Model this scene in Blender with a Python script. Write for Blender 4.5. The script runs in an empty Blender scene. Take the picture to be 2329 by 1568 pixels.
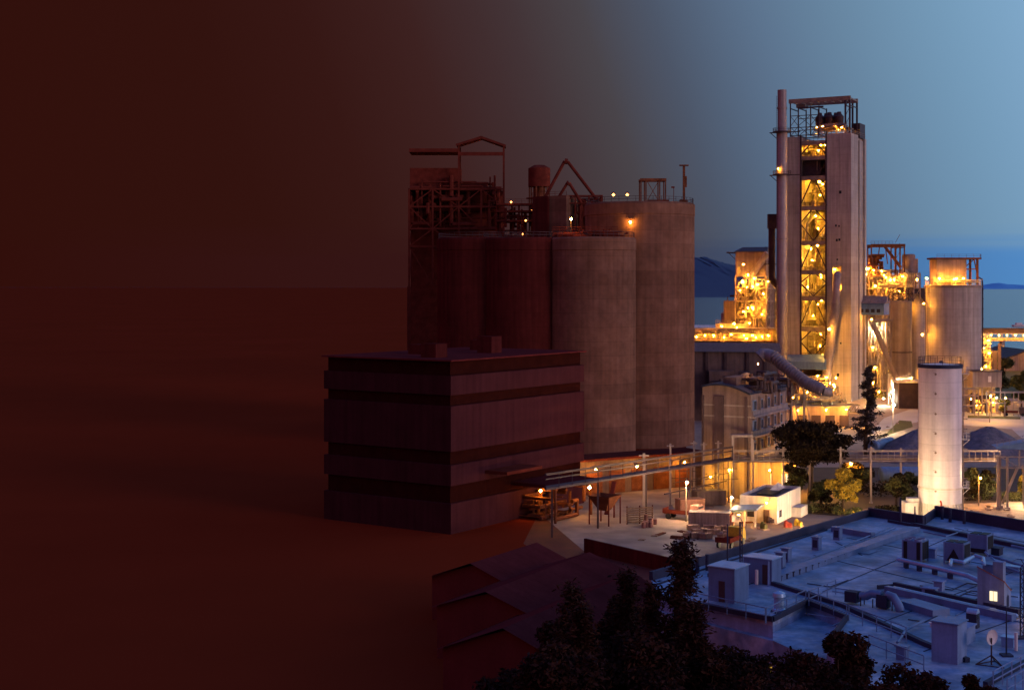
import bpy, bmesh, math, random
from mathutils import Vector
R = math.radians
rnd = random.Random(7)
sc = bpy.context.scene
# ------------------------------------------------------------------ camera
F, CX, HV, H = 3233.0, 1164.0, 651.0, 38.0      # focal in reference pixels, centre, horizon row, eye height
cam_d = bpy.data.cameras.new('camera'); cam = bpy.data.objects.new('camera', cam_d)
sc.collection.objects.link(cam); sc.camera = cam
cam.location = (0, 0, H); cam.rotation_euler = (R(90), 0, 0)
cam_d.sensor_width = 36; cam_d.lens = 36 * F / 2328.0
cam_d.shift_y = -(784 - HV) / 2328.0
cam_d.clip_start = 1; cam_d.clip_end = 60000
# ------------------------------------------------------------------ world
w = bpy.data.worlds.new("World"); sc.world = w; w.use_nodes = True
nt = w.node_tree; nt.nodes.clear(); N = nt.nodes; L = nt.links
def wn(t, **k):
    n = N.new(t)
    for a, b in k.items(): setattr(n, a, b)
    return n
def wmath(op, a, b=None, c=None, clamp=False):
    n = wn('ShaderNodeMath', operation=op); n.use_clamp = clamp
    for i, x in enumerate((a, b, c)):
        if x is None: continue
        if isinstance(x, (int, float)): n.inputs[i].default_value = x
        else: L.new(x, n.inputs[i])
    return n.outputs[0]
tc = wn('ShaderNodeTexCoord'); nrm = wn('ShaderNodeVectorMath', operation='NORMALIZE'); L.new(tc.outputs['Generated'], nrm.inputs[0])
sx = wn('ShaderNodeSeparateXYZ'); L.new(nrm.outputs[0], sx.inputs[0])
az = wmath('ARCTAN2', sx.outputs[0], sx.outputs[1])
zc = wmath('MINIMUM', wmath('MAXIMUM', sx.outputs[2], 0.0), 0.3)
s_ = wmath('ADD', az, wmath('MULTIPLY', wmath('SUBTRACT', zc, 0.19), 0.34))
t_ = wmath('ADD', wmath('DIVIDE', s_, 2 * math.pi), 0.5)
def ramp(fac, stops):
    r = wn('ShaderNodeValToRGB'); e = r.color_ramp.elements
    while len(e) > 1: e.remove(e[-1])
    e[0].position = stops[0][0]; e[0].color = (*stops[0][1], 1)
    for p, c in stops[1:]:
        q = e.new(p); q.color = (*c, 1)
    L.new(fac, r.inputs[0]); return r.outputs[0]
def d2t(d): return d / 360 + 0.5
main = ramp(t_, [(d2t(d), c) for d, c in [
    (-180, (.22, .12, .13)), (-150, (.32, .085, .06)), (-105, (.50, .065, .04)), (-70, (.50, .055, .035)), (-48, (.16, .02, .012)), (-30, (.034, .0055, .0035)), (-24, (.0310, .0050, .0033)),
    (-13, (.0315, .0062, .0045)), (-8.5, (.036, .0085, .007)), (-4.5, (.045, .0145, .0135)), (-.5, (.054, .030, .033)), (2.7, (.066, .056, .064)),
    (6, (.074, .096, .145)), (9.4, (.105, .165, .26)), (12.9, (.138, .24, .36)), (16.4, (.172, .315, .47)),
    (20, (.215, .39, .585)), (35, (.27, .5, .78)), (90, (.36, .46, .68)), (140, (.20, .23, .40)), (180, (.22, .12, .13))]])
low = ramp(t_, [(d2t(d), c) for d, c in [
    (-24, (.031, .0046, .0031)), (-6, (.035, .008, .008)), (2, (.050, .045, .065)), (6, (.052, .075, .14)),
    (11, (.068, .17, .36)), (16, (.08, .24, .53)), (20, (.10, .29, .62)), (45, (.1, .28, .6)), (140, (.2, .23, .4))]])
cl = wn('ShaderNodeTexNoise'); cl.inputs['Scale'].default_value = 3.0; cl.inputs['Detail'].default_value = 3
mp = wn('ShaderNodeMapping'); mp.inputs['Scale'].default_value = (1, 1, 40); L.new(nrm.outputs[0], mp.inputs[0]); L.new(mp.outputs[0], cl.inputs['Vector'])
elv = wmath('ADD', sx.outputs[2], wmath('MULTIPLY', wmath('SUBTRACT', cl.outputs[0], .5), .022))
def mapr(x, a, b):
    n = wn('ShaderNodeMapRange', interpolation_type='SMOOTHSTEP'); L.new(x, n.inputs[0])
    n.inputs[1].default_value = a; n.inputs[2].default_value = b; return n.outputs[0]
def mixc(f, a, b):
    n = wn('ShaderNodeMix', data_type='RGBA'); L.new(f, n.inputs[0])
    for x, i in ((a, 6), (b, 7)):
        if isinstance(x, tuple): n.inputs[i].default_value = (*x, 1)
        else: L.new(x, n.inputs[i])
    return n.outputs[2]
c1 = mixc(mapr(elv, .018, .042), low, main)
c2 = mixc(mapr(sx.outputs[2], .3, .8), c1, (.045, .135, .46))
bg = wn('ShaderNodeBackground'); bg.inputs[1].default_value = 1.0; L.new(c2, bg.inputs[0])
wo = wn('ShaderNodeOutputWorld'); L.new(bg.outputs[0], wo.inputs[0])
# ------------------------------------------------------------------ sun: last glow, low behind the camera on the right
sl = bpy.data.lights.new('sun', 'SUN'); sl.energy = 1.0; sl.angle = R(25); sl.color = (1, .60, .60)
sun = bpy.data.objects.new('sun', sl); sc.collection.objects.link(sun)
sd = Vector((math.sin(R(127)) * math.cos(R(9)), math.cos(R(127)) * math.cos(R(9)), math.sin(R(9))))
sun.rotation_euler = sd.to_track_quat('Z', 'Y').to_euler(); sun.location = (200, -100, 200)
sc.view_settings.view_transform = 'Standard'; sc.view_settings.look = 'None'
sc.view_settings.exposure = 0; sc.view_settings.gamma = 1
cy = sc.cycles
cy.use_denoising = True; cy.max_bounces = 4; cy.diffuse_bounces = 2; cy.glossy_bounces = 2
cy.transparent_max_bounces = 4; cy.sample_clamp_indirect = 3; cy.use_light_tree = True
cy.caustics_reflective = False; cy.caustics_refractive = False
# ------------------------------------------------------------------ image -> world helpers
def place(u, v, z=0.0):
    D = (H - z) * F / (v - HV); return ((u - CX) / F * D, D, z)
def at(u, v, D): return ((u - CX) / F * D, D, H - (v - HV) / F * D)
def xz(u, D): return (u - CX) / F * D
def zv(v, D): return H - (v - HV) / F * D
class Fr:
    def __init__(s, x, y, a): s.x, s.y, s.a, s.c, s.s = x, y, a, math.cos(R(a)), math.sin(R(a))
    def X(s, u, Y=0):
        k = (u - CX) / F; return (k * (s.y + Y * s.c) - s.x - Y * s.s) / (s.c + k * s.s)
    def Y(s, u, X=0):
        k = (u - CX) / F; return (k * (s.y - X * s.s) - s.x - X * s.c) / (s.s - k * s.c)
    def Z(s, v, X=0, Y=0): return zv(v, s.y - X * s.s + Y * s.c)
    def loc(s, p):
        dx, dy = p[0] - s.x, p[1] - s.y
        return (dx * s.c - dy * s.s, dx * s.s + dy * s.c, p[2] if len(p) > 2 else 0)
# ------------------------------------------------------------------ mesh builder
class MB:
    def __init__(s): s.v, s.f, s.m, s.cm = [], [], [], 0
    def mat(s, i): s.cm = i; return s
    def add(s, vs, fs):
        o = len(s.v); s.v += [tuple(p) for p in vs]
        for f in fs: s.f.append(tuple(o + i for i in f)); s.m.append(s.cm)
        return s
    def box(s, x0, x1, y0, y1, z0, z1):
        return s.add([(x0, y0, z0), (x1, y0, z0), (x1, y1, z0), (x0, y1, z0), (x0, y0, z1), (x1, y0, z1), (x1, y1, z1), (x0, y1, z1)],
                     [(0, 3, 2, 1), (4, 5, 6, 7), (0, 1, 5, 4), (1, 2, 6, 5), (2, 3, 7, 6), (3, 0, 4, 7)])
    def bar(s, p, q, w, h=None):
        h = h or w; p, q = Vector(p), Vector(q); d = q - p
        if d.length < 1e-6: return s
        d.normalize(); up = Vector((0, 0, 1)) if abs(d.z) < .95 else Vector((0, 1, 0))
        a = d.cross(up).normalized(); b = a.cross(d)
        vs = [c + a * (i * w / 2) + b * (j * h / 2) for c in (p, q) for i, j in ((-1, -1), (1, -1), (1, 1), (-1, 1))]
        return s.add(vs, [(0, 1, 2, 3), (7, 6, 5, 4), (0, 4, 5, 1), (1, 5, 6, 2), (2, 6, 7, 3), (3, 7, 4, 0)])
    def tube(s, pts, r, n=8, r2=None):
        pts = [Vector(p) for p in pts]; k = len(pts); vs = []; ref = None
        for i, p in enumerate(pts):
            d = (pts[min(i + 1, k - 1)] - pts[max(i - 1, 0)]).normalized()
            up = Vector((0, 0, 1)) if abs(d.z) < .9 else Vector((1, 0, 0))
            if ref is not None and abs(ref.dot(d)) < .98: up = ref
            a = d.cross(up).normalized(); b = a.cross(d); ref = b
            rr = r if r2 is None else r + (r2 - r) * i / (k - 1)
            vs += [p + (a * math.cos(t) + b * math.sin(t)) * rr for t in [2 * math.pi * j / n for j in range(n)]]
        fs = [tuple(reversed(range(n))), tuple(range((k - 1) * n, k * n))]
        for i in range(k - 1):
            for j in range(n): fs.append((i * n + j, i * n + (j + 1) % n, (i + 1) * n + (j + 1) % n, (i + 1) * n + j))
        return s.add(vs, fs)
    def lathe(s, x, y, prof, n=32, a0=0, a1=2 * math.pi):
        vs = []; k = len(prof)
        for r, z in prof: vs += [(x + r * math.cos(2 * math.pi * j / n), y + r * math.sin(2 * math.pi * j / n), z) for j in range(n)]
        fs = [tuple(reversed(range(n))), tuple(range((k - 1) * n, k * n))]
        for i in range(k - 1):
            for j in range(n): fs.append((i * n + j, i * n + (j + 1) % n, (i + 1) * n + (j + 1) % n, (i + 1) * n + j))
        return s.add(vs, fs)
    def ring(s, x, y, ri, ro, z0, z1, n=32):
        vs = []
        for r, z in ((ri, z0), (ro, z0), (ro, z1), (ri, z1)):
            vs += [(x + r * math.cos(2 * math.pi * j / n), y + r * math.sin(2 * math.pi * j / n), z) for j in range(n)]
        fs = []
        for i in range(4):
            for j in range(n): fs.append((i * n + j, i * n + (j + 1) % n, (i + 1) % 4 * n + (j + 1) % n, (i + 1) % 4 * n + j))
        return s.add(vs, fs)
    def prism(s, poly, z0, z1):
        n = len(poly)
        area = sum(poly[i][0] * poly[(i + 1) % n][1] - poly[(i + 1) % n][0] * poly[i][1] for i in range(n))
        if area < 0: poly = poly[::-1]
        vs = [(p[0], p[1], z0) for p in poly] + [(p[0], p[1], z1) for p in poly]
        return s.add(vs, [tuple(reversed(range(n))), tuple(range(n, 2 * n))] + [(i, (i + 1) % n, n + (i + 1) % n, n + i) for i in range(n)])
    def cage(s, x, y, r, z0, z1, n=10, t=.12):     # ring handrail
        for z in (z0 + (z1 - z0) * .5, z1): s.ring(x, y, r - t / 2, r + t / 2, z - t / 2, z + t / 2, 24)
        for j in range(n):
            a = 2 * math.pi * j / n; s.box(x + r * math.cos(a) - t / 2, x + r * math.cos(a) + t / 2, y + r * math.sin(a) - t / 2, y + r * math.sin(a) + t / 2, z0, z1)
        return s
    def rail(s, pts, h=1.1, sp=2.0, t=.07):
        for p, q in zip(pts, pts[1:]):
            p, q = Vector(p), Vector(q); k = max(1, int((q - p).length / sp))
            for zz in (h * .5, h): s.bar(p + Vector((0, 0, zz)), q + Vector((0, 0, zz)), t)
            for i in range(k + 1):
                c = p.lerp(q, i / k); s.bar(c, c + Vector((0, 0, h)), t)
        return s
    def ladder(s, p, z1, w=.5, dx=(1, 0)):
        x, y, z = p
        for e in (-.5, .5): s.bar((x + e * w * dx[0], y + e * w * dx[1], z), (x + e * w * dx[0], y + e * w * dx[1], z1), .08)
        k = z
        while k < z1: s.bar((x - w / 2 * dx[0], y - w / 2 * dx[1], k), (x + w / 2 * dx[0], y + w / 2 * dx[1], k), .05); k += .6
        return s
    def build(s, name, mats, parent=None, smooth=False, loc=None):
        me = bpy.data.meshes.new(name); me.from_pydata(s.v, [], s.f)
        if not isinstance(mats, (list, tuple)): mats = [mats]
        for m in mats: me.materials.append(m)
        me.polygons.foreach_set('material_index', s.m)
        if smooth:
            me.shade_smooth()
            try: me.set_sharp_from_angle(angle=R(35))
            except Exception: pass
        me.update()
        o = bpy.data.objects.new(name, me); sc.collection.objects.link(o)
        if parent: o.parent = parent
        if loc: o.location = loc
        return o
def tag(o, label, cat, group=None):
    o['label'] = label; o['category'] = cat
    if group: o['group'] = group
    return o
def setting(o, kind='structure'): o['kind'] = kind; return o
def thing(name, label, cat, loc=(0, 0, 0), a=0, group=None):
    o = bpy.data.objects.new(name, None); sc.collection.objects.link(o); o.empty_display_size = .5
    o.location = loc; o.rotation_euler = (0, 0, -R(a)); return tag(o, label, cat, group)
def copy_tree(o, parent=None):
    c = o.copy(); sc.collection.objects.link(c); c.parent = parent
    for ch in [x for x in sc.objects if x.parent == o]: copy_tree(ch, c)
    return c
# ------------------------------------------------------------------ materials
def mat(name, col, rough=.8, var=.35, scale=.6, metal=0, streak=0, joint=0, bump=0, emit=None, es=0, vj=0, spec=.3, tint=None, jc=0):
    m = bpy.data.materials.new(name); m.use_nodes = True; t = m.node_tree; n = t.nodes; l = t.links
    b = n['Principled BSDF']; b.inputs['Roughness'].default_value = rough; b.inputs['Metallic'].default_value = metal
    b.inputs['Specular IOR Level'].default_value = spec
    if emit:
        b.inputs['Base Color'].default_value = (0, 0, 0, 1)
        b.inputs['Emission Color'].default_value = (*emit, 1); b.inputs['Emission Strength'].default_value = es; return m
    tcn = n.new('ShaderNodeTexCoord'); src = tcn.outputs['Object']
    def noise(sc_, det, vec=src):
        x = n.new('ShaderNodeTexNoise'); x.inputs['Scale'].default_value = sc_; x.inputs['Detail'].default_value = det; l.new(vec, x.inputs['Vector']); return x.outputs['Fac']
    def mr(x, a, b_, c, d):
        q = n.new('ShaderNodeMapRange'); l.new(x, q.inputs[0])
        for i, val in enumerate((a, b_, c, d)): q.inputs[i + 1].default_value = val
        return q.outputs[0]
    def mul(a, b_):
        q = n.new('ShaderNodeMath'); q.operation = 'MULTIPLY'; l.new(a, q.inputs[0]); l.new(b_, q.inputs[1]); return q.outputs[0]
    n1 = noise(scale, 6); f = mr(n1, .25, .75, 1 - var, 1 + var)
    n2 = noise(scale * 7, 4); f = mul(f, mr(n2, .3, .7, 1 - var * .4, 1 + var * .4))
    if streak:
        mpn = n.new('ShaderNodeMapping'); mpn.inputs['Scale'].default_value = (1, 1, .05); l.new(src, mpn.inputs[0])
        f = mul(f, mr(noise(1.1, 5, mpn.outputs[0]), .35, .7, 1 + streak * .3, 1 - streak))
    sp = n.new('ShaderNodeSeparateXYZ'); l.new(src, sp.inputs[0])
    for per, ax in ((joint, 2), (vj, 0)):
        if per:
            q = n.new('ShaderNodeMath'); q.operation = 'PINGPONG'; q.inputs[1].default_value = per / 2; l.new(sp.outputs[ax], q.inputs[0])
            f = mul(f, mr(q.outputs[0], 0, min(.12 + jc * .1, per * .1), .86 - jc, 1))
            q2 = n.new('ShaderNodeMath'); q2.operation = 'FLOOR'; q3 = n.new('ShaderNodeMath'); q3.operation = 'DIVIDE'; q3.inputs[1].default_value = per
            l.new(sp.outputs[ax], q3.inputs[0]); l.new(q3.outputs[0], q2.inputs[0])
            wn_ = n.new('ShaderNodeTexWhiteNoise'); wn_.noise_dimensions = '1D'; l.new(q2.outputs[0], wn_.inputs['W']); f = mul(f, mr(wn_.outputs[0], 0, 1, .94 - jc, 1.05 + jc))
    if tint:
        tn = mr(noise(scale * 2.3, 5), .42, .62, 0, 1)
        mxx = n.new('ShaderNodeMix'); mxx.data_type = 'RGBA'; l.new(tn, mxx.inputs[0]); mxx.inputs[6].default_value = (*col, 1); mxx.inputs[7].default_value = (*tint, 1); base = mxx.outputs[2]
    mx = n.new('ShaderNodeVectorMath'); mx.operation = 'SCALE'
    if tint: l.new(base, mx.inputs[0])
    else: mx.inputs[0].default_value = col
    l.new(f, mx.inputs['Scale']); l.new(mx.outputs[0], b.inputs['Base Color'])
    if bump:
        bp = n.new('ShaderNodeBump'); bp.inputs['Strength'].default_value = bump; bp.inputs['Distance'].default_value = .3; l.new(n2, bp.inputs['Height']); l.new(bp.outputs[0], b.inputs['Normal'])
    return m
M = dict(
    conc=mat('tower_concrete', (.43, .36, .30), var=.16, scale=.12, streak=.3, joint=2.4),
    conc2=mat('silo_concrete', (.30, .24, .23), var=.14, scale=.1, streak=.28, joint=3.2),
    concd=mat('dark_silo_concrete', (.185, .092, .058), spec=0, var=.25, scale=.12, streak=.2, joint=3.2, jc=.05, tint=(.21, .108, .07)),  # concrete darkened by colour to stand for the dimmed left side
    concm=mat('maroon_cast_concrete', (.08, .016, .014), spec=0, var=.2, scale=.15, streak=.3, joint=3.2),  # dark maroon veil over the left side is put into this concrete
    bandl=mat('facade_band', (.056, .017, .021), spec=0, var=.15, scale=.3, streak=.2, vj=4),  # pale bands coloured down to the left side's maroon gloom
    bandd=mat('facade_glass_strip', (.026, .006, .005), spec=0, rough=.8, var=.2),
    steel=mat('weathered_steel', (.27, .20, .15), var=.35, metal=.2, rough=.6),
    steeld=mat('dark_steel', (.06, .038, .042), var=.3, metal=.2, rough=.6),
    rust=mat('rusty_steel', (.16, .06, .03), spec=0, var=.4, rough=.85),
    rustd=mat('maroon_cast_rusty_steel', (.13, .028, .018), spec=0, var=.3, rough=.85),  # rust brown; the left towers' maroon dimness is put into it too
    duct=mat('duct_metal', (.30, .24, .23), var=.12, metal=.2, rough=.5, streak=.3),
    vessel=mat('vessel_plate', (.52, .42, .24), var=.3, scale=.35, tint=(.34, .25, .12)),
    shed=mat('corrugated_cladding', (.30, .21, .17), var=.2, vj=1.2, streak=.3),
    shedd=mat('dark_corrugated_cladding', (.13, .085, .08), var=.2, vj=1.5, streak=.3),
    white=mat('white_painted_shell', (.74, .68, .66), var=.1, scale=.3, streak=.22, joint=2.5, rough=.5),
    wall=mat('cream_render', (.66, .60, .52), var=.14, streak=.25, scale=.5),
    roofm=mat('roof_felt', (.13, .225, .36), var=.55, scale=.3, rough=.6, tint=(.25, .32, .42), spec=.5),  # blue dusk light is put into the felt colour
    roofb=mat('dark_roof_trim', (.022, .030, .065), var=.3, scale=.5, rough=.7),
    roofe=mat('dusk_blued_grey_metal', (.12, .21, .38), var=.16, scale=1, metal=.2, rough=.5, streak=.2),  # grey metal tinted to carry the blue dusk light
    roofw=mat('dusk_blued_grey_render', (.19, .29, .48), var=.18, scale=.6, streak=.3),  # blue skylight painted into a grey white render
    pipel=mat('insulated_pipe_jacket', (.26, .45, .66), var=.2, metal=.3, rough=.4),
    black=mat('black_grille', (.012, .012, .016), rough=.6),
    soil=mat('maroon_cast_earth', (.185, .0250, .0084), var=.08, scale=.01, rough=1, spec=0),  # deep maroon dimness of the left side is painted into the ground
    yard=mat('yard_concrete', (.30, .22, .17), var=.22, scale=.07, tint=(.20, .14, .11), bump=.2),
    road=mat('pale_road', (.5, .46, .4), var=.15, scale=.1),
    grass=mat('grass', (.085, .08, .015), var=.4, scale=.3, bump=.5),
    gravel=mat('gravel', (.13, .12, .14), var=.3, scale=.5, bump=.8, tint=(.20, .17, .17)),
    sand=mat('sand', (.34, .24, .17), var=.25, scale=.5, bump=.6),
    hill=mat('haze_blued_hill', (.075, .12, .17), var=.03, scale=.004, rough=1, spec=0),  # blue distance haze is painted into the hill colour
    hillm=mat('red_hill', (.135, .017, .011), var=.1, scale=.01, rough=1, spec=0),
    roofp=mat('maroon_cast_slate_roof', (.105, .020, .020), spec=0, var=.2, scale=.3, vj=1.4),  # roof colour holds the maroon darkness that covers the left
    bark=mat('bark', (.07, .045, .03), var=.3, scale=3),
    lf_d=mat('dark_leaf', (.034, .024, .012), var=.4, scale=1.2, spec=.03), lf_d2=mat('darker_leaf', (.022, .015, .010), var=.3, scale=1.2, spec=.03), lf_f=mat('dusky_leaf', (.044, .018, .012), var=.4, scale=1.2, spec=.03), lf_f2=mat('dusky_dark_leaf', (.028, .012, .010), var=.3, scale=1.2, spec=.03), maroon=mat('maroon_cast_render', (.125, .027, .024), spec=0, var=.15, scale=.4), earth=mat('dark_earth', (.075, .045, .025), var=.3, scale=.2), earthm=mat('dimmed_maroon_earth', (.12, .017, .007), var=.3, scale=.2),  # dusky leaves, maroon render and earth have the left side's darkness painted in
    lf_g=mat('green_leaf', (.06, .07, .022), var=.4, scale=1), lf_g2=mat('olive_leaf', (.09, .085, .02), var=.4, scale=1),
    lf_y=mat('yellow_green_leaf', (.36, .25, .02), var=.3, scale=1), lf_n=mat('needle', (.055, .045, .045), var=.3, scale=1.5),  # yellow leaf has golden lamplight mixed into its colour
    crate=mat('wooden_crate', (.30, .19, .12), var=.35, scale=2), drum=mat('drum_paint', (.30, .14, .10), var=.4, scale=1),
    yel=mat('yellow_paint', (.6, .38, .03), var=.2, scale=2), red=mat('red_paint', (.4, .06, .03), var=.2),
    blue=mat('blue_paint', (.05, .09, .35), var=.2),
    na=mat('sodium_bulb', (1, 1, 1), emit=(1, .39, .03), es=2900), nay=mat('golden_bulb', (1, 1, 1), emit=(1, .47, .035), es=3500), nad=mat('dim_sodium_bulb', (1, 1, 1), emit=(1, .42, .06), es=330),
    nas=mat('strong_sodium_bulb', (1, 1, 1), emit=(1, .41, .035), es=5400), mh=mat('white_flood_bulb', (1, 1, 1), emit=(1, .84, .58), es=6000), naw=mat('warm_flood_bulb', (1, 1, 1), emit=(1, .64, .34), es=6500),
    nar=mat('faint_red_bulb', (1, 1, 1), emit=(1, .35, .08), es=9),
    win=mat('lit_window', (1, 1, 1), emit=(1, .78, .45), es=1.6), winy=mat('lit_yellow_window', (1, 1, 1), emit=(1, .55, .08), es=.55),
    glass=mat('dark_glass', (.04, .04, .05), rough=.15, var=.1, spec=.6),
)
# water
wm = bpy.data.materials.new('sea_water'); wm.use_nodes = True; _n = wm.node_tree.nodes; _b = _n['Principled BSDF']
_b.inputs['Base Color'].default_value = (.01, .05, .10, 1); _b.inputs['Roughness'].default_value = .22
_t = _n.new('ShaderNodeTexNoise'); _t.inputs['Scale'].default_value = .03; _t.inputs['Detail'].default_value = 6
_m = _n.new('ShaderNodeMapping'); _m.inputs['Scale'].default_value = (.35, 1, 1); _c = _n.new('ShaderNodeTexCoord')
_bp = _n.new('ShaderNodeBump'); _bp.inputs['Strength'].default_value = .5; _bp.inputs['Distance'].default_value = 4
_l = wm.node_tree.links; _l.new(_c.outputs['Object'], _m.inputs[0]); _l.new(_m.outputs[0], _t.inputs['Vector']); _l.new(_t.outputs[0], _bp.inputs['Height']); _l.new(_bp.outputs[0], _b.inputs['Normal'])
# ------------------------------------------------------------------ lamps: a hood on a bracket with a bulb that really lights
_lc = {}
def lamp(parent, p, kind='na', r=.3, pole=0):
    if kind in ('na', 'nas', 'mh', 'nay', 'naw'): r = round(r * (.62 if kind in ('mh', 'naw') else .5), 3)
    key = (kind, r, pole)
    if key not in _lc:
        b = MB(); b.mat(1); k = 6
        vs = [(0, 0, r), (0, 0, -r)] + [(r * math.cos(2 * math.pi * j / k), r * math.sin(2 * math.pi * j / k), 0) for j in range(k)]
        b.add(vs, [f for j in range(k) for f in ((0, 2 + j, 2 + (j + 1) % k), (1, 2 + (j + 1) % k, 2 + j))])
        b.mat(0); b.lathe(0, 0, [(r * 1.5, r * 1.05), (r * .5, r * 1.7), (.02, r * 1.75)], 8); b.box(-.06, .06, 0, 1.3, r * 1.72, r * 2.0)
        if pole: b.box(-.09, .09, 1.2, 1.38, -pole, r * 2.0)
        _lc[key] = b.build('lamp', [M['steeld'], M[kind]], parent); _lc[key].location = p; return _lc[key]
    o = _lc[key].copy(); sc.collection.objects.link(o); o.parent = parent; o.location = p; return o
# ------------------------------------------------------------------ steelwork
def lattice(b, xs, ys, zs, w=.35, brace=True, bw=None):
    bw = bw or w * .6
    for x in xs:
        for y in ys: b.bar((x, y, zs[0]), (x, y, zs[-1]), w)
    for z in zs[1:]:
        for y in ys: b.bar((xs[0], y, z), (xs[-1], y, z), w * .9)
        for x in xs: b.bar((x, ys[0], z), (x, ys[-1], z), w * .9)
    if brace:
        for i, (z0, z1) in enumerate(zip(zs, zs[1:])):
            for j, (x0, x1) in enumerate(zip(xs, xs[1:])):
                for y in (ys[0], ys[-1]):
                    if (i + j) % 2 or brace == 2: b.bar((x0, y, z0), (x1, y, z1), bw)
                    if not (i + j) % 2 or brace == 2: b.bar((x1, y, z0), (x0, y, z1), bw)
            for x in (xs[0], xs[-1]):
                if len(ys) > 1: b.bar((x, ys[0], z0), (x, ys[-1], z1), bw)
    return b
def pipework(b, x0, x1, y0, y1, z0, z1, n, r=(.12, .4), rg=rnd):
    for _ in range(n):
        p = Vector((rg.uniform(x0, x1), rg.uniform(y0, y1), rg.uniform(z0, z1))); pts = [p.copy()]
        for k in range(rg.randint(2, 4)):
            ax = rg.choice((0, 1, 2, 2)); lim = ((x0, x1), (y0, y1), (z0, z1))[ax]
            q = pts[-1].copy(); q[ax] = rg.uniform(*lim)
            if (q - pts[-1]).length > 1: pts.append(q)
        if len(pts) > 1:
            rr = rg.uniform(*r)
            for a, c in zip(pts, pts[1:]):
                dd = (c - a).normalized() * rr * .7; b.tube([a - dd, c + dd], rr, 7)
    return b
def vessels(parent, x0, x1, y0, y1, z0, z1, n, mt, rg=rnd, rr=(1, 2.2)):
    for _ in range(n):
        r = rg.uniform(*rr); x, y, z = rg.uniform(x0 + r, x1 - r), rg.uniform(y0, y1), rg.uniform(z0 + 2.5, z1 - 4)
        h = rg.uniform(2, 4.5)
        MB().lathe(x, y, [(r * .3, z - r * 1.2), (r, z), (r, z + h), (r * .45, z + h + r * .6), (r * .3, z + h + r * 1.1)], 16).build('vessel', mt, parent, smooth=True)
def joists(b, x0, x1, y0, y1, z, t=.35): b.box(x0, x1, y0, y1, z - t, z); return b
# ------------------------------------------------------------------ foliage
def leaves(b, clumps, n, size, rg, mats=3, shell=.55):
    tot = sum(c[3] * c[4] * c[5] for c in clumps) ** 1.0
    for c in clumps:
        k = max(20, int(n * c[3] * c[4] * c[5] / tot))
        mi = rg.randrange(mats)
        for _ in range(k):
            d = Vector((rg.gauss(0, 1), rg.gauss(0, 1), rg.gauss(0, 1))).normalized() * (shell + (1 - shell) * rg.random()) * (.8 + .35 * rg.random())
            p = Vector((c[0] + d.x * c[3], c[1] + d.y * c[4], c[2] + d.z * c[5]))
            a = Vector((rg.gauss(0, 1), rg.gauss(0, 1), rg.gauss(0, .6))).normalized(); e = a.cross(Vector((rg.gauss(0, 1), rg.gauss(0, 1), rg.gauss(0, 1)))).normalized()
            s = size * rg.uniform(.6, 1.4); b.cm = mi if rg.random() < .7 else rg.randrange(mats)
            b.add([p - a * s, p + e * s * .45, p + a * s, p - e * s * .45], [(0, 1, 2, 3)])
    return b
def tree(name, label, loc, h, rx, rz, n, size, mats, seed, clumps=14, cat='tree', group=None, flat=0, trunk_r=.3, base=None):
    rg = random.Random(seed); t = thing(name, label, cat, loc, 0, group)
    zc = h - rz; cs = []
    for i in range(clumps):
        a = rg.uniform(0, 6.28); rr = math.sqrt(rg.random()) * .72; zz = rg.uniform(-.7, .72) * (1 - flat)
        lim = math.sqrt(max(.05, 1 - zz * zz)); q = rg.uniform(.24, .42)
        cs.append((rx * rr * lim * math.cos(a), rx * rr * lim * math.sin(a), zc + rz * zz, rx * q, rx * q, min(rz, rx) * q * rg.uniform(.7, 1)))
    b = MB(); b.tube([(0, 0, 0), (rg.uniform(-.2, .2), 0, zc * .55), (rg.uniform(-.4, .4), 0, zc)], trunk_r, 8, trunk_r * .5)
    for c in cs[::1]:
        s = Vector((0, 0, zc * rg.uniform(.55, .95))); e = Vector(c[:3]); b.tube([s, s.lerp(e, .5) + Vector((0, 0, .2)), e], trunk_r * .32, 5, trunk_r * .07)
    b.build('trunk', M['bark'], t, smooth=True)
    leaves(MB(), cs, n, size, rg, len(mats)).build('crown', [M[m] for m in mats], t)
    return t
def conifer(name, label, loc, h, r, n, size, mats, seed, lean=0, z0f=.12, bd=4.5):
    rg = random.Random(seed); t = thing(name, label, 'tree', loc)
    b = MB(); b.tube([(0, 0, 0), (lean * .5, 0, h * .5), (lean, 0, h)], r * .09 + .1, 7, .04); lb = MB()
    nb = int(h * bd)
    for i in range(nb):
        f = z0f + (1 - z0f) * (i / nb); z = h * f; L_ = r * (1 - f) ** .8 * rg.choice((rg.uniform(.35, .8), rg.uniform(.8, 1.35))) + .2
        a = rg.uniform(0, 6.28); x0 = lean * f; e = Vector((x0 + L_ * math.cos(a), L_ * math.sin(a), z + L_ * rg.uniform(-.05, .35)))
        s = Vector((x0, 0, z)); b.tube([s, e], .05, 4, .015)
        for k in range(int(n / nb)):
            q = rg.uniform(.15, 1.05); p = s.lerp(e, q) + Vector((rg.gauss(0, .16), rg.gauss(0, .16), rg.gauss(-.1, .16))) * (1 + r * .12)
            aa = Vector((rg.gauss(0, 1), rg.gauss(0, 1), rg.gauss(0, .5))).normalized(); ee = aa.cross(Vector((rg.gauss(0, 1), rg.gauss(0, 1), 1))).normalized()
            ss = size * rg.uniform(.6, 1.4); lb.cm = rg.randrange(len(mats)); lb.add([p - aa * ss, p + ee * ss * .3, p + aa * ss, p - ee * ss * .3], [(0, 1, 2, 3)])
    b.build('trunk', M['bark'], t); lb.build('crown', [M[m] for m in mats], t); return t
A = 28.5
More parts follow.
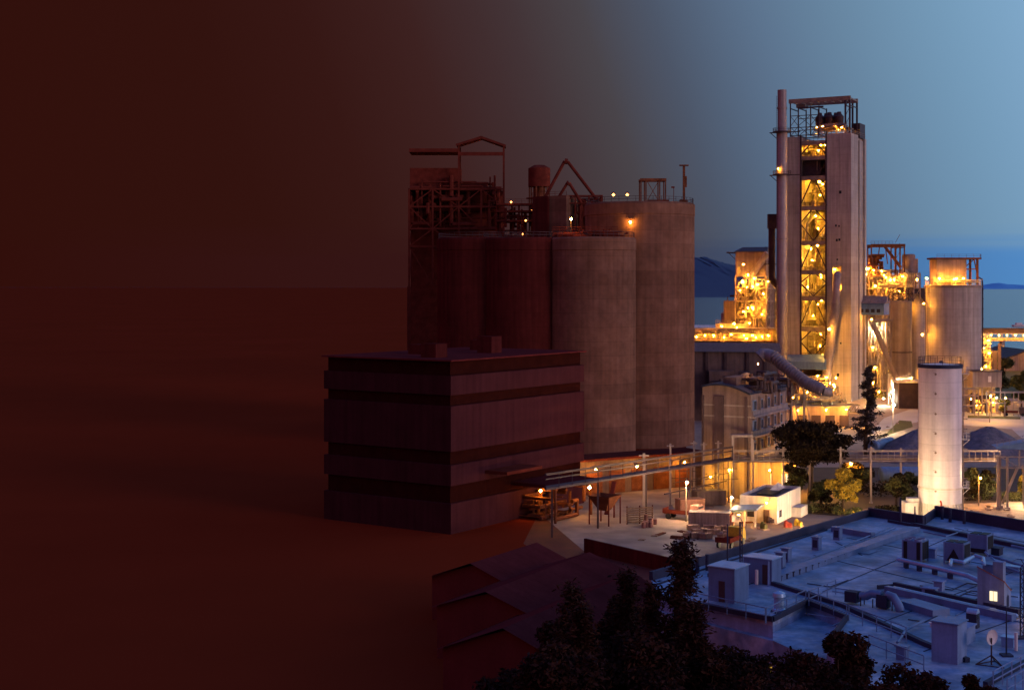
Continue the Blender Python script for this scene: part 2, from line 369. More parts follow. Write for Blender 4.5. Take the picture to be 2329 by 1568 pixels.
# ================================================================== SETTING
g = MB(); g.prism([(-40000, -300), (900, -300), (900, 500), (640, 700), (430, 800), (150, 812), (60, 840), (100, 1200), (500, 6000), (3000, 50000), (-40000, 50000)], -6, 0)
setting(g.build('ground', M['soil']))
wq = MB(); wq.add([(-30000, -200, -1.5), (60000, -200, -1.5), (60000, 58000, -1.5), (-30000, 58000, -1.5)], [(0, 1, 2, 3)])
setting(wq.build('water', wm))
# yard apron, road and other sheets, each a few mm above the last
yp = [place(u, v)[:2] for u, v in ((1225, 1165), (1330, 1254), (1560, 1312), (1700, 1400), (2500, 1400), (2500, 1040), (1240, 1080))]
setting(MB().prism(yp, .0, .006).build('yard_apron', M['yard']))
setting(MB().prism([(112, 330), (114, 700), (420, 700), (420, 330)], 0, .008).build('shore_ground', M['grass']))
def sheet(name, pts, z, m): return setting(MB().prism([place(u, v)[:2] for u, v in pts], .0, z).build(name, m))
sheet('plant_pavement', [(1560, 1070), (2700, 1070), (2700, 905), (1980, 905), (1560, 915)], .012, M['sand'])
sheet('road', [(1975, 985), (2090, 958), (2300, 975), (2328, 1000), (2420, 1010), (2420, 950), (2190, 934), (2070, 930), (2010, 950)], .02, M['road'])
sheet('lawn', [(1985, 1000), (2075, 970), (2072, 957), (2045, 955), (2015, 985)], .03, M['grass'])
sheet('verge', [(2200, 944), (2320, 948), (2320, 953), (2200, 950)], .03, M['grass'])
sheet('dirt_lot', [(1990, 1180), (1960, 1150), (2420, 1135), (2420, 1230), (2200, 1215)], .012, M['sand'])
sheet('hedge_ground', [(1700, 1150), (1740, 1062), (2060, 1062), (2330, 1062), (2330, 1140), (2000, 1150), (1890, 1172), (1850, 1168)], .02, M['earth'])
sheet('added_dark_strip', [(1225, 1165), (1330, 1254), (1560, 1312), (1480, 1420), (1330, 1330), (1190, 1235)], .012, M['earthm'])  # added dark sheet keeps lamplit ground beside the warehouses dim
# slope below the viewpoint
hs = MB(); hs.add([(-120, 84, -.5), (140, 84, -.5), (140, 50, 10), (-120, 50, 10), (140, 15, 24), (-120, 15, 24), (140, -30, 35), (-120, -30, 35), (140, -60, 0), (-120, -60, 0)],
    [(0, 1, 2, 3), (3, 2, 4, 5), (5, 4, 6, 7), (7, 6, 8, 9)])
setting(hs.build('hillside', M['soil']))
# mountains across the water
def ridge(name, D, pts, m, depth=1800, seg=7, amp=2):
    b = MB(); rg = random.Random(3); k = []
    for (u0, v0), (u1, v1) in zip(pts, pts[1:]):
        for i in range(seg):
            f = i / seg; k.append((xz(u0 + (u1 - u0) * f, D), zv(v0 + (v1 - v0) * f, D) + rg.uniform(-amp, amp)))
    k.append((xz(pts[-1][0], D), zv(pts[-1][1], D))); n = len(k); rows = 12; vs = []
    for r_ in range(rows + 1):
        f = r_ / rows; e = 4 * f * (1 - f) if f > 0 else 0
        vs += [(x + rg.uniform(-9, 9), D - depth * (1 - f), -2 + (z + 2) * f ** .8 * (1 + rg.uniform(-.015, .015) * e)) for x, z in k]
    vs += [(x, D + depth, -2) for x, z in k]
    b.add(vs, [(r_ * n + i, r_ * n + i + 1, (r_ + 1) * n + i + 1, (r_ + 1) * n + i) for r_ in range(rows + 1) for i in range(n - 1)])
    return setting(b.build(name, m, smooth=True))
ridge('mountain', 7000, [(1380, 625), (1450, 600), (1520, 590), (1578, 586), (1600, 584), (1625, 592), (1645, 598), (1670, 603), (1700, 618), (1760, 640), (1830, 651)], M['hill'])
ridge('far_island', 22000, [(2120, 651), (2190, 646), (2230, 649), (2252, 645), (2270, 643), (2290, 646), (2328, 648), (2400, 646), (2480, 651)], mat('hazy_island', (.14, .45, .75), var=.05, scale=.001, rough=1, spec=0), 600, 3, 1)  # island colour has the pale blue of distance haze painted in
b = MB(); rg = random.Random(5)
for i in range(46):
    u = rg.choice((rg.uniform(1580, 1668), rg.gauss(1605, 8), rg.gauss(1650, 8))); p = at(u, rg.uniform(655.5, 658.5), 5900); s = rg.uniform(1, 2.6)
    b.box(p[0] - s * 1.6, p[0] + s * 1.6, p[1] - s, p[1] + s, -2, 1 + s * 1.5)
setting(b.build('far_shore_town_lights', mat('town_light', (1, 1, 1), emit=(1, .42, .25), es=1.1)), 'stuff')
# ================================================================== PREHEATER TOWER
FT = Fr(xz(1935, 470), 470, A)
tw = thing('preheater_tower', 'tall concrete preheater tower with open lit decks between two blank piers', 'tower', (FT.x, FT.y, 0), A)
XR, XM, XL = FT.X(1880), FT.X(1819), FT.X(1789); HT = FT.Z(302)
DY = 19.5
b = MB(); y0, y1 = FT.Z(660, XR), FT.Z(606, XR)      # opening for the big duct
xa, xb = FT.X(1893), FT.X(1913)
b.box(XR, xa, 0, 1.2, 0, HT); b.box(xb, 0, 0, 1.2, 0, HT); b.box(xa, xb, 0, 1.2, 0, y0); b.box(xa, xb, 0, 1.2, y1, HT)
b.box(XR, XR + .9, 1.2, DY, 0, HT); b.box(XR + .9, -1.0, DY - .9, DY, 0, HT)
# side face: three panels parted by grooves
Ya, Yb, Yc, Yd = FT.Y(1951), FT.Y(1955), FT.Y(1962), FT.Y(1966)
b.box(-1.0, 0, 1.2, Ya, 0, HT); b.box(-1.6, -1.0, Ya - .3, DY - .9, 0, HT - .4)
b.box(-1.0, -.1, Yb, Yc, 0, HT - 1.5); b.box(-1.0, 0, Yd, DY, 0, HT - .5)
for z in (HT,): b.box(XR + .9, -1.6, 1.2, DY - .9, z - 1.3, z - .9)
b.build('concrete_pier', M['conc'], tw)
b = MB()
b.box(XL, XM, 0, 1.0, 0, HT - .4); b.box(XL, XL + .8, 1.0, DY, 0, HT - .4); b.box(XM - .8, XM, 1.0, DY, 0, HT - .4); b.box(XL + .8, XM - .8, DY - .8, DY, 0, HT - .6); b.box(XL + .8, XM - .8, 1, DY - .8, HT - 1.4, HT - 1)
b.build('concrete_pier', M['conc'], tw)
MB().box(XM, XR, DY - 1.2, DY - .7, 0, HT - 1).build('rear_wall', M['vessel'], tw)
fl = [FT.Z(v, XR) for v in (811, 743, 673, 614, 546.5, 467, 398, 352, 318)]
rt = random.Random(11)
for i, z in enumerate(fl):
    q = MB(); q.box(XM + .01, XR - .01, 1.5, DY - 1.3, z - .35, z); q.box(XM + .02, XR - .02, -.1, .5, z - 1.5, z - .1); q.box(XM + .02, XR - .02, .6, 1.4, z - 1.0, z - .3)
    q.build('floor_slab', M['steel'], tw)
    MB().rail([(XM + .3, .2, z), (XR - .3, .2, z)], 1.1, 1.4, .08).build('railing', M['steeld'], tw)
q = MB()
for i, (z0, z1) in enumerate(zip(fl, fl[1:])):
    xm = (XM + XR) / 2
    if i != 6:
        zz = (z0 + z1) / 2
        for a_, c_ in (((XM, z0), (xm, z1)), ((xm, z1), (XR, z0))) if i % 2 else (((XM, zz), (xm, z1 - .6)), ((xm, z1 - .6), (XR, zz)), ((XM, zz), (xm, z0)), ((xm, z0), (XR, zz))):
            q.bar((a_[0], .1, a_[1]), (c_[0], .1, c_[1]), .32)
for x in (XM + .25, XR - .25): q.bar((x, .0, 0), (x, .0, HT), .5)
q.build('cross_bracing', M['steeld'], tw)
for i, (z0, z1) in enumerate(zip(fl, fl[1:])):
    hgt = z1 - z0; cx_ = XM + 4.6 + rt.uniform(-1, 1)
    if hgt > 11:
        r = rt.uniform(2.2, 2.9); yy = rt.uniform(6, 8)
        MB().lathe(cx_, yy, [(.7, z0 + .5), (.8, z0 + 2), (r, z0 + hgt * .5), (r, z0 + hgt * .82), (r * .8, z0 + hgt * .88), (1.0, z0 + hgt * .92), (1, z1 - .3)], 24).build('cyclone', M['vessel'], tw, smooth=True)
        q = MB(); q.tube([(cx_ + r * .5, yy + 2, z0 + hgt * .7), (XR - 1.6, yy + 1, z0 + hgt * .75), (XR - 1.5, yy, z0 + hgt * .55), (cx_ + 1, yy - 3, z0 + .8)], .75, 12)
        q.tube([(XM + 1.2, 3, z0), (XM + 1.5, 3.4, z0 + hgt * .5), (cx_, yy - 1, z1 - .5)], .5, 10)
        q.build('riser_duct', M['duct'], tw, smooth=True)
    q = MB(); pipework(q, XM + .6, XR - .6, 1.8, 12, z0 + .2, z1 - 1.2, 14, (.07, .25), rt)
    for k in range(5):
        x = rt.uniform(XM + 1, XR - 1.6); y = rt.uniform(2, 10); s = rt.uniform(.5, 1.2); q.box(x, x + s, y, y + s, z0, z0 + rt.uniform(.8, 2.2))
    if i % 2: q.ladder((XM + .9, 1.2, z0), z1)
    q.build('pipework', M['steel'], tw)
    if i != 6:
        for px_, pz in ((rt.uniform(.3, .8), .72), (rt.uniform(.2, .7), .35)):
            lamp(tw, (XM + (XR - XM) * px_, rt.uniform(1.6, 3.5), z0 + hgt * pz), 'nay', .26)
        lamp(tw, (XM + (XR - XM) * rt.uniform(.3, .7), 9.5, z0 + hgt * .85), 'nay', .42)
# dark bay high up (v 372-398)
MB().box(XM + .3, XR - 2.9, 2.2, 2.5, FT.Z(396, XR), FT.Z(362, XR)).build('panel', M['steeld'], tw)
# lit opening and big downcomer duct on the right pier front
MB().box(xa - .25, xb + .25, -.06, 0, y1, y1 + .35).box(xa + .01, xb - .01, .9, 1.0, y0, y1).build('opening_surround', M['vessel'], tw)
q = MB(); p0 = (FT.X(1903, -1.6), -1.6, FT.Z(640, -4)); p1 = (FT.X(1901, -2), -2.2, FT.Z(690, -4)); p2 = (FT.X(1880, -2.6), -2.6, FT.Z(840, -8))
q.tube([(FT.X(1904), .6, FT.Z(622, -4)), p0, p1], 1.25, 16); q.tube([p1, p2, (p2[0] - .4, p2[1], p2[2] - 6)], 1.45, 16, 1.7)
for f in [i / 14 for i in range(15)]:
    c = Vector(p1).lerp(Vector(p2), f); d = (Vector(p2) - Vector(p1)).normalized() * .15; q.tube([c - d, c + d], 1.62 + .2 * f, 16)
q.build('downcomer_duct', M['duct'], tw, smooth=True)
lamp(tw, (xb - .7, .2, y0 + 1.2), 'nas', .2); lamp(tw, (xa + .6, .3, y1 - 1), 'na', .2)
# small openings and stains on the pier front
q = MB()
for u, v, s in ((1911, 437, .5), (1901, 513, .35), (1908, 514, .3), (1903, 546, .4), (1909, 545, .4), (1904, 590, .3), (1906, 852, .5), (1906, 700, .35), (1912, 780, .3)):
    x = FT.X(u); z = FT.Z(v, x); q.box(x - s, x + s * .6, -.1, 0, z - s, z + s)
q.build('vent_opening', M['black'], tw)
# roof: gantry, machinery, lamps, cabin
G0, G1 = FT.X(1797, 3), FT.X(1932, 3); zt = FT.Z(222, -3, 3)
b = MB(); xs = [G0, FT.X(1815, 3), FT.X(1843, 3), FT.X(1862, 3)]
for x in xs:
    for y in (3, 12): b.bar((x, y, HT), (x, y, zt - (2.2 if x > G0 else 0)), .35)
for zz in (HT + 3, HT + 7):
    for y in (3, 12): b.bar((xs[0], y, zz), (xs[-1], y, zz), .22)
for a_, c_ in zip(xs, xs[1:]):
    for zz in (HT, HT + 3.5): b.bar((a_, 3, zz), (c_, 3, zz + 3.5), .15); b.bar((c_, 3, zz), (a_, 3, zz + 3.5), .15)
b.bar((xs[1], 3, HT + 9.6), (xs[3] + 1.5, 3, HT + 9.6), .5)
for x in (FT.X(1922, 3), G1):
    for y in (3, 12): b.bar((x, y, HT), (x, y, zt), .55)
for i in range(4): b.bar((FT.X(1922, 3), 3, HT + i * 3), (G1, 3, HT + i * 3 + 3), .15)
for x in xs + [FT.X(1922, 3), G1]: b.bar((x, 3, HT + .3), (x, 12, HT + .3), .3); b.bar((x, 3, zt - 2.6), (x, 12, zt - 2.6), .3)
for y in (3, 12): b.bar((xs[0], y, HT + .3), (G1, y, HT + .3), .25)
b.build('gantry_frame', M['steeld'], tw)
b = MB()
for y in (3, 12): b.box(G0 - .5, G1 + .3, y - .4, y + .4, zt - .9, zt + .5)
for i in range(9): x = G0 + (G1 - G0) * i / 8; b.box(x - .15, x + .15, 3.4, 11.6, zt - .5, zt)
b.box(FT.X(1806, 3), FT.X(1826, 3), 5, 9, zt - 2.2, zt - 1.0)
b.build('crane_beam', M['steel'], tw)
b = MB(); rk = random.Random(4)
for i in range(5):
    x = FT.X(1862 + i * 11, 6); b.lathe(x, 7 + (i % 2) * 2, [(.8, HT + 3), (1.5, HT + 4.2), (1.6, HT + 6.4), (.8, HT + 7.3), (.7, HT + 8)], 12)
b.build('filter_fan', M['steeld'], tw, smooth=True)
b = MB(); pipework(b, FT.X(1848, 4), FT.X(1925, 4), 2, 11, HT, HT + 4, 20, (.12, .3), rk); b.box(FT.X(1850, 3), G1 - 1, 2, 12, HT + 2.3, HT + 2.6)
b.rail([(XR, .3, HT), (-.3, .3, HT), (-.3, DY - .5, HT)], 1.2, 1.5, .09); b.rail([(G1 - 9, 1.8, HT + 2.6), (G1, 1.8, HT + 2.6)], 1.1, 1.5, .08)
b.build('roof_machinery', M['steel'], tw)
for u, v in ((1855, 290), (1869, 288), (1882, 290), (1893, 287), (1905, 296), (1913, 290), (1860, 299)): lamp(tw, (FT.X(u, 2), 2 + rk.random() * 3, FT.Z(v, FT.X(u, 2), 3)), 'na', .24)
MB().box(-3.2, -.3, FT.Y(1957), DY - .5, HT - .5, FT.Z(281, 0, 14)).build('roof_cabin', M['steeld'], tw)
# skirt roof at the base between piers and low ducts
MB().add([(XL, -6, fl[0] - 1.5), (XR + 1, -6, fl[0] - 1.5), (XR + 1, -.2, fl[0] + 1), (XL, -.2, fl[0] + .4), (XL, -6, fl[0] - 4), (XR + 1, -6, fl[0] - 4), (XR + 1, -.2, fl[0] - 4), (XL, -.2, fl[0] - 4)],
    [(0, 1, 2, 3), (0, 4, 5, 1), (1, 5, 6, 2), (3, 7, 4, 0), (7, 6, 5, 4), (2, 6, 7, 3)]).build('canopy', M['roofe'], tw)
# ------------------------------------------------------------------ chimney
cD = 470; cx0 = xz(1778, cD + 6); cyy = cD + 6
ch = thing('chimney', 'slender steel chimney rising along the left side of the tall tower', 'chimney', (cx0, cyy, 0), A)
zt_ = zv(205, cyy); zm = zv(300, cyy)
MB().lathe(0, 0, [(1.75, 0), (1.75, zm), (1.5, zm + .5), (1.5, zt_), (1.3, zt_), (1.3, zt_ - 1)], 32).build('shaft', M['duct'], ch, smooth=True)
for v in (300, 397, 543, 790):
    z = zv(v, cyy); q = MB(); wide = v < 500
    q.ring(0, 0, 1.8, 3.1 if wide else 2.1, z - .25, z + .1, 24)
    if wide: q.cage(0, 0, 3.0, z, z + 1.2, 12, .1); q.box(-4.2, -1.7, -.6, .6, z - .3, z - .05); q.bar((-4, 0, z - .2), (-1.8, 0, z - 2.2), .2); q.box(1.8, 6.2, -.5, .5, z - .35, z - .1)
    q.build('platform' if wide else 'collar', M['steeld'] if wide else M['duct'], ch)
MB().ladder((-1.2, -1.5, 3), zt_ - 2).build('ladder', M['steeld'], ch)
MB().ring(0, 0, 1.52, 1.72, zv(248, cyy), zv(244, cyy), 24).build('collar', M['duct'], ch)
lamp(ch, (-.6, -2.6, zv(385, cyy)), 'na', .2)
lamp(tw, (XL + 1.5, -7, FT.Z(905, XL)), 'nas', .4)
lamp(tw, (-3, -10, 6), 'nas', .5)
lamp(tw, (-5, -8, 24), 'nas', .4)
# ================================================================== LEFT PLANT (raw mill) behind the chimney
FL = Fr(xz(1742, 520), 520, A)
t = thing('raw_mill_tower', 'boxy orange lit mill tower left of the chimney with stepped lower decks', 'industrial building', (FL.x, FL.y, 0), A)
x0, x1 = FL.X(1672), 0
zr = FL.Z(568); zf = FL.Z(628)
MB().box(x0, x1, 0, 10, zf, zr - .6).build('top_house', M['shed'], t)
MB().add([(x0 - .6, -.6, zr - .6), (x1 + .4, -.6, zr - .6), (x1 + .4, 10.6, zr - .6), (x0 - .6, 10.6, zr - .6), (x0 + 1, 5, zr + 1.2), (x1 - 1, 5, zr + 1.2)], [(0, 1, 5, 4), (1, 2, 5), (2, 3, 4, 5), (3, 0, 4), (3, 2, 1, 0)]).build('roof', M['steeld'], t)
MB().bar((x0, 0, zr - 1), (x0 - 3.4, 0, zr - .8), .5).bar((x0, 0, zr - 3.4), (x0 - 2.6, 0, zr - 1), .2).build('hoist_beam', M['steeld'], t)
MB().box(x0 + .9, x0 + 1.9, -.06, -.003, FL.Z(622), FL.Z(606)).build('window', M['winy'], t)
b = MB(); lattice(b, [x0, x0 * .66, x0 * .33, 0], [0, 10], [0, 6, 12, 18, FL.Z(752), FL.Z(720), FL.Z(684), FL.Z(655), zf], .45); b.build('steel_frame', M['steel'], t)
b = MB()
for z in (FL.Z(752), FL.Z(720), FL.Z(684), FL.Z(655)): b.box(x0 - .3, .3, .5, 9.7, z - .5, z)
b.build('floor_deck', M['steel'], t)
MB().box(x0 + 2.5, 0, 3.8, 9.6, FL.Z(820), FL.Z(640)).build('cladding', M['shed'], t)
rg = random.Random(21); vessels(t, x0, 0, 1.5, 3.5, FL.Z(752), FL.Z(640), 7, M['vessel'], rg, (.9, 1.8))
pipework(b := MB(), x0 - .5, 0, .6, 4.5, FL.Z(760), zf, 46, (.1, .4), rg); b.build('pipework', M['steel'], t)
MB().tube([(FL.X(1745, -1), -1, FL.Z(575)), (FL.X(1708, -1), -1, FL.Z(628)), (FL.X(1706, 0), .5, FL.Z(655))], 1.15, 14).build('inclined_duct', M['duct'], t, smooth=True)
for u, v, k, r in ((1713, 633, 'nas', .5), (1722, 646, 'nas', .38), (1700, 625, 'na', .3), (1686, 642, 'nas', .28), (1694, 652, 'na', .28), (1678, 660, 'na', .25), (1710, 652, 'nas', .25), (1690, 708, 'nas', .25), (1698, 700, 'na', .25), (1735, 668, 'na', .25), (1730, 715, 'na', .28), (1700, 735, 'na', .28), (1745, 640, 'nas', .25)):
    lamp(t, (FL.X(u, -1), -1 + rg.random() * 2.5, FL.Z(v, FL.X(u))), k, r)
lamp(t, (x0 * .55, -7, FL.Z(640)), 'nas', .5); lamp(t, (x0 * .2, -8, FL.Z(700)), 'nas', .5); lamp(t, (x0 * .8, -8, FL.Z(735)), 'nas', .45); lamp(t, (x0 * .5, -8, FL.Z(602)), 'na', .3)  # added lamps hung free in front to brighten the mill walls
b = MB(); xs_ = FL.X(1643); b.box(xs_, x0 - .4, 1, 8, FL.Z(760), FL.Z(684)); b.build('annex', M['shedd'], t)
b = MB(); xe = FL.X(1633); b.box(xe, x0 + 6, -3, -.6, FL.Z(790), FL.Z(736)); b.build('annex', M['shed'], t)
MB().rail([(xe, -3, FL.Z(736)), (x0 + 6, -3, FL.Z(736))], 1.1, 1.5, .09).build('railing', M['steel'], t)
lamp(t, (xe + 3, -4.5, FL.Z(742)), 'na', .22); lamp(t, (x0 + 2, -4.2, FL.Z(745)), 'na', .22)
t = thing('mill_side_building', 'broad orange lit mill building with pipes filling the gap behind the chimney foot', 'industrial building', (xz(1690, 535), 535, 0), 0)
w_ = xz(1790, 535) - xz(1690, 535); MB().box(0, w_, 0, 12, 0, zv(655, 535)).build('wall', M['shed'], t); MB().box(-w_ * .42, -.01, 0, 10, 0, zv(712, 535)).build('lower_wall', M['shed'], t); MB().box(-.6, w_ + .5, -.8, 12.5, zv(655, 535), zv(651, 535)).build('roof', M['steel'], t)
rg = random.Random(29); pipework(b := MB(), -w_ * .4, w_, -2.4, -.3, zv(800, 535), zv(660, 535), 50, (.12, .4), rg); b.build('pipework', M['rust'], t)
for v in (690, 725): MB().box(-w_ * .3, w_, -2.6, -.01, zv(v, 535) - .3, zv(v, 535)).rail([(-w_ * .3, -2.6, zv(v, 535)), (w_, -2.6, zv(v, 535))], 1.1, 1.4, .08).build('walkway', M['steel'], t)
for u, v in ((1738, 672), (1756, 690), (1750, 728), (1700, 722), (1670, 735), (1655, 750)): lamp(t, (xz(u, 535) - xz(1690, 535), -4.5, zv(v, 535)), 'na', .36)
# dark vertical duct between mill tower and chimney
p = at(1755, 0, 500); t = thing('exhaust_duct', 'dark vertical exhaust duct with elbow between orange mill tower and chimney', 'duct', (p[0], 500, 0), 0)
MB().tube([(0, 0, zv(500, 500)), (0, 0, zv(630, 500)), (.8, 0, zv(642, 500)), (2.6, 0, zv(655, 500)), (2.8, 0, zv(800, 500))], 1.25, 16).build('pipe', M['steeld'], t, smooth=True)
MB().box(-1.4, 1.5, -1.3, 1.3, zv(520, 500), zv(487, 500)).build('silencer_box', M['steeld'], t)
q = MB().rail([(-2.6, -1.6, zv(600, 500)), (1.6, -1.6, zv(600, 500))], 1.2, 1, .08); MB().box(-2.2, 1.8, -1.6, 1.6, zv(636, 500) - .3, zv(636, 500)).build('platform', M['steeld'], t); q.box(-2.6, 1.6, -1.6, 1.6, zv(600, 500) - .3, zv(600, 500)); q.bar((-2.4, -1.4, zv(600, 500)), (-2.4, -1.4, zv(560, 500)), .1)
q.build('platform', M['steeld'], t); 
# conveyor gallery with the row of lamps
D = 500; t = thing('conveyor_gallery', 'long low conveyor gallery lit by a row of sodium lamps above the dark shed', 'conveyor', (0, D, 0), 0)
xa_, xb_ = xz(1520, D), xz(1768, D)
MB().box(xa_, xb_, 0, 5, zv(790, D), zv(752, D)).build('gallery_wall', M['vessel'], t)
MB().box(xa_, xb_, -.8, 6, zv(752, D), zv(746, D)).build('roof', M['shed'], t)
b = MB(); x = xa_
while x < xb_: b.bar((x, -1.2, zv(800, D)), (x, -1.2, zv(752, D)), .22); x += 2.4
b.rail([(xa_, -1.6, zv(772, D)), (xb_, -1.6, zv(772, D))], 1.1, 2.4, .08); b.box(xa_, xb_, -1.7, -.01, zv(774, D), zv(772, D)); pipework(b, xa_, xb_, -1.5, -.3, zv(790, D), zv(750, D), 30, (.1, .3), rg)
b.build('walkway', M['steel'], t)
for u, v in ((1581, 765), (1600, 762), (1620, 762), (1644, 766), (1660, 760), (1688, 762), (1694, 769), (1708, 762), (1715, 767), (1730, 765), (1744, 762)): lamp(t, (xz(u, D), -2.6, zv(v, D)), 'na', .25)
b = MB(); x = xa_
while x < xb_: b.bar((x, 2.5, 0), (x, 2.5, zv(790, D)), .6); x += 12
b.build('support_post', M['steeld'], t)
# distant raw material store behind (orange roof line v 742)
D = 640; t = thing('storage_hall', 'low pinkish storage hall roof behind the conveyor lamps by the sea', 'shed', (xz(1600, D), D, 0), 0)
MB().box(-16, 14, 0, 20, 0, zv(752, D)).build('wall', M['shed'], t)
MB().add([(-17, -1, zv(752, D)), (15, -1, zv(752, D)), (15, 21, zv(752, D)), (-17, 21, zv(752, D)), (-17, 10, zv(740, D)), (15, 10, zv(740, D))], [(0, 1, 5, 4), (2, 3, 4, 5), (1, 2, 5), (3, 0, 4), (3, 2, 1, 0)]).build('roof', M['wall'], t)
# ------------------------------------------------------------------ dark shed in front of gallery
FS = Fr(xz(1768, 400), 400, 8)
t = thing('mill_shed', 'dark weathered shed with shallow gable between the silos and the tower base', 'shed', (FS.x, FS.y, 0), 8)
x0 = FS.X(1540); zt1 = FS.Z(800); zrd = FS.Z(783)
MB().box(x0, 0, 0, 24, 0, zt1).build('wall', M['shedd'], t)
MB().add([(x0 - 1, -1, zt1), (1, -1, zt1), (1, 25, zt1), (x0 - 1, 25, zt1), (x0 - 1, 12, zrd), (1, 12, zrd)], [(0, 1, 5, 4), (2, 3, 4, 5), (1, 2, 5), (3, 0, 4), (3, 2, 1, 0)]).build('roof', M['shedd'], t)
b = MB(); rg = random.Random(8)
for u in (1607, 1650, 1700, 1740): x = FS.X(u, -.4); b.box(x - .4, x + .4, -.5, -.01, 0, zt1 - .2)
b.build('pilaster', M['steeld'], t)
MB().box(FS.X(1612), FS.X(1668), -4, -.6, FS.Z(900), FS.Z(842)).build('lean_to', M['shedd'], t)
pipework(b := MB(), FS.X(1600), FS.X(1765), -6, -.8, 4, FS.Z(845), 30, (.2, .5), rg); b.build('pipework', M['steeld'], t)
# big ribbed duct running down to the right + hopper head
D = 385; P = [at(1728, 812, D), at(1742, 806, D), at(1760, 812, D - 2), at(1800, 846, D - 6), at(1835, 872, D - 10), at(1872, 888, D - 12), at(1890, 893, D - 12)]
t = thing('ribbed_duct', 'fat ribbed gas duct sloping down to the right in front of the tower base', 'duct', (P[3][0], P[3][1], 0), 0)
pl = [Vector((p[0] - P[3][0], p[1] - P[3][1], p[2])) for p in P]
MB().tube([pl[0], pl[0] * .5 + pl[1] * .5 + Vector((0, 0, .4)), pl[1], pl[2]], 1.75, 18).build('elbow', M['duct'], t, smooth=True)
MB().tube(pl[2:6], 1.4, 18, 1.5).tube(pl[5:], 1.2, 14).build('pipe', M['duct'], t, smooth=True)
b = MB()
for i in range(2, 5):
    k = 7
    for j in range(k):
        c = pl[i].lerp(pl[i + 1], j / k); d = (pl[i + 1] - pl[i]).normalized() * .17; b.tube([c - d, c + d], 1.72, 18)
b.build('stiffener_ring', M['duct'], t, smooth=True)
b = MB()
for i in (3, 4): b.bar((pl[i].x, 0, 0), (pl[i].x, 0, pl[i].z - 1.5), .5); b.bar((pl[i].x + 2, 0, 0), (pl[i].x, 0, pl[i].z - 2), .3)
b.build('trestle', M['steel'], t)
# ------------------------------------------------------------------ lit steelwork at the tower foot
FK = Fr(xz(1800, 430), 430, 6)
t = thing('kiln_feed_structure', 'dense yellow lit steel structure and pipes at the foot of the tall tower', 'steel structure', (FK.x, FK.y, 0), 6)
x1 = FK.X(1935); zz = [0, 5, 10, FK.Z(895), FK.Z(868), FK.Z(835)]
b = MB(); lattice(b, [0, x1 * .2, x1 * .4, x1 * .6], [0, 5, 10], zz[:5], .3); b.build('steel_frame', M['steel'], t)
for z in zz[1:4]:
    MB().box(-.5, x1 * .62, .3, 9.8, z - .3, z).build('deck', M['steel'], t); MB().rail([(-.3, -.2, z), (x1 * .62, -.2, z)], 1.1, 1.2, .08).build('railing', M['vessel'], t)
rg = random.Random(31); vessels(t, 0, x1 * .75, 2, 8, 0, zz[4], 12, M['vessel'], rg, (.9, 2.0))
pipework(b := MB(), 0, x1 * .85, -.5, 9, 0, zz[4] - 1, 85, (.1, .42), rg); b.build('pipework', M['steel'], t)
MB().box(-3, x1 * .7, 10.5, 11, 0, zz[4]).build('back_panel', M['vessel'], t)
for u, v, k, r in ((1860, 854, 'na', .25), (1879, 857, 'nas', .3), (1897, 878, 'na', .3), (1901, 858, 'na', .3), (1875, 886, 'na', .24), (1897, 886, 'nas', .24), (1812, 935, 'nas', .25), (1826, 927, 'na', .25), (1804, 903, 'na', .2), (1932, 943, 'nas', .42), (1850, 905, 'nas', .25), (1835, 890, 'na', .25), (1870, 925, 'na', .25), (1888, 870, 'na', .2), (1905, 900, 'na', .2)):
    lamp(t, (FK.X(u, -2), -3 + rg.random() * 3, FK.Z(v, FK.X(u))), k, r)
b = MB(); yb = -8; xa_, xb_ = FK.X(1826, yb), FK.X(1955, yb); za, zb = FK.Z(935, 8, yb), FK.Z(919, 8, yb)
for z in (za, zb): b.box(xa_, xb_, yb, yb + .5, z - .3, z); b.box(xa_, xb_, yb + 3, yb + 3.5, z - .3, z)
n = 12
for i in range(n): x = xa_ + (xb_ - xa_) * i / n; x2 = xa_ + (xb_ - xa_) * (i + 1) / n; b.bar((x, yb + .2, za), (x2, yb + .2, zb) , .22); b.bar((x, yb + .2, za), (x, yb + .2, zb), .2)
for x in (xa_, (xa_ + xb_) / 2, xb_): b.bar((x, yb + 1, 0), (x, yb + 1, za), .5)
b.box(xa_, xb_, yb + .6, yb + 3, za - .1, za); b.build('pipe_truss', M['vessel'], t)
# ================================================================== RIGHT PLANT
FG = Fr(xz(1975, 500), 500, 5)
t = thing('cement_mill_structure', 'brightly lit maze of decks, pipes and hoppers right of the tall tower', 'steel structure', (FG.x, FG.y, 0), 5)
def GX(u, Y=0): return FG.X(u, Y)
def GZ(v): return FG.Z(v, 5)
b = MB(); lattice(b, [GX(1975), GX(1995), GX(2015), GX(2035), GX(2055)], [0, 6, 12], [0, 6, 12, GZ(840), GZ(800), GZ(750), GZ(715), GZ(685), GZ(655), GZ(630)], .4); b.build('steel_frame', M['steel'], t)
b = MB(); lattice(b, [GX(2055), GX(2075), GX(2092)], [0, 8], [GZ(685), GZ(655), GZ(622)], .35); b.build('steel_frame', M['steel'], t)
b = MB(); za, zb = GZ(630), GZ(556)
for u in (1981, 2035, 2046, 2056):
    for y in (0, 8): b.bar((GX(u), y, za), (GX(u), y, zb), .4)
for y in (0, 8): b.box(GX(1980), GX(2058), y - .3, y + .3, zb - .8, zb + .2); b.bar((GX(1981), y, zb - 3.5), (GX(2012), y, zb - 3.5), .35)
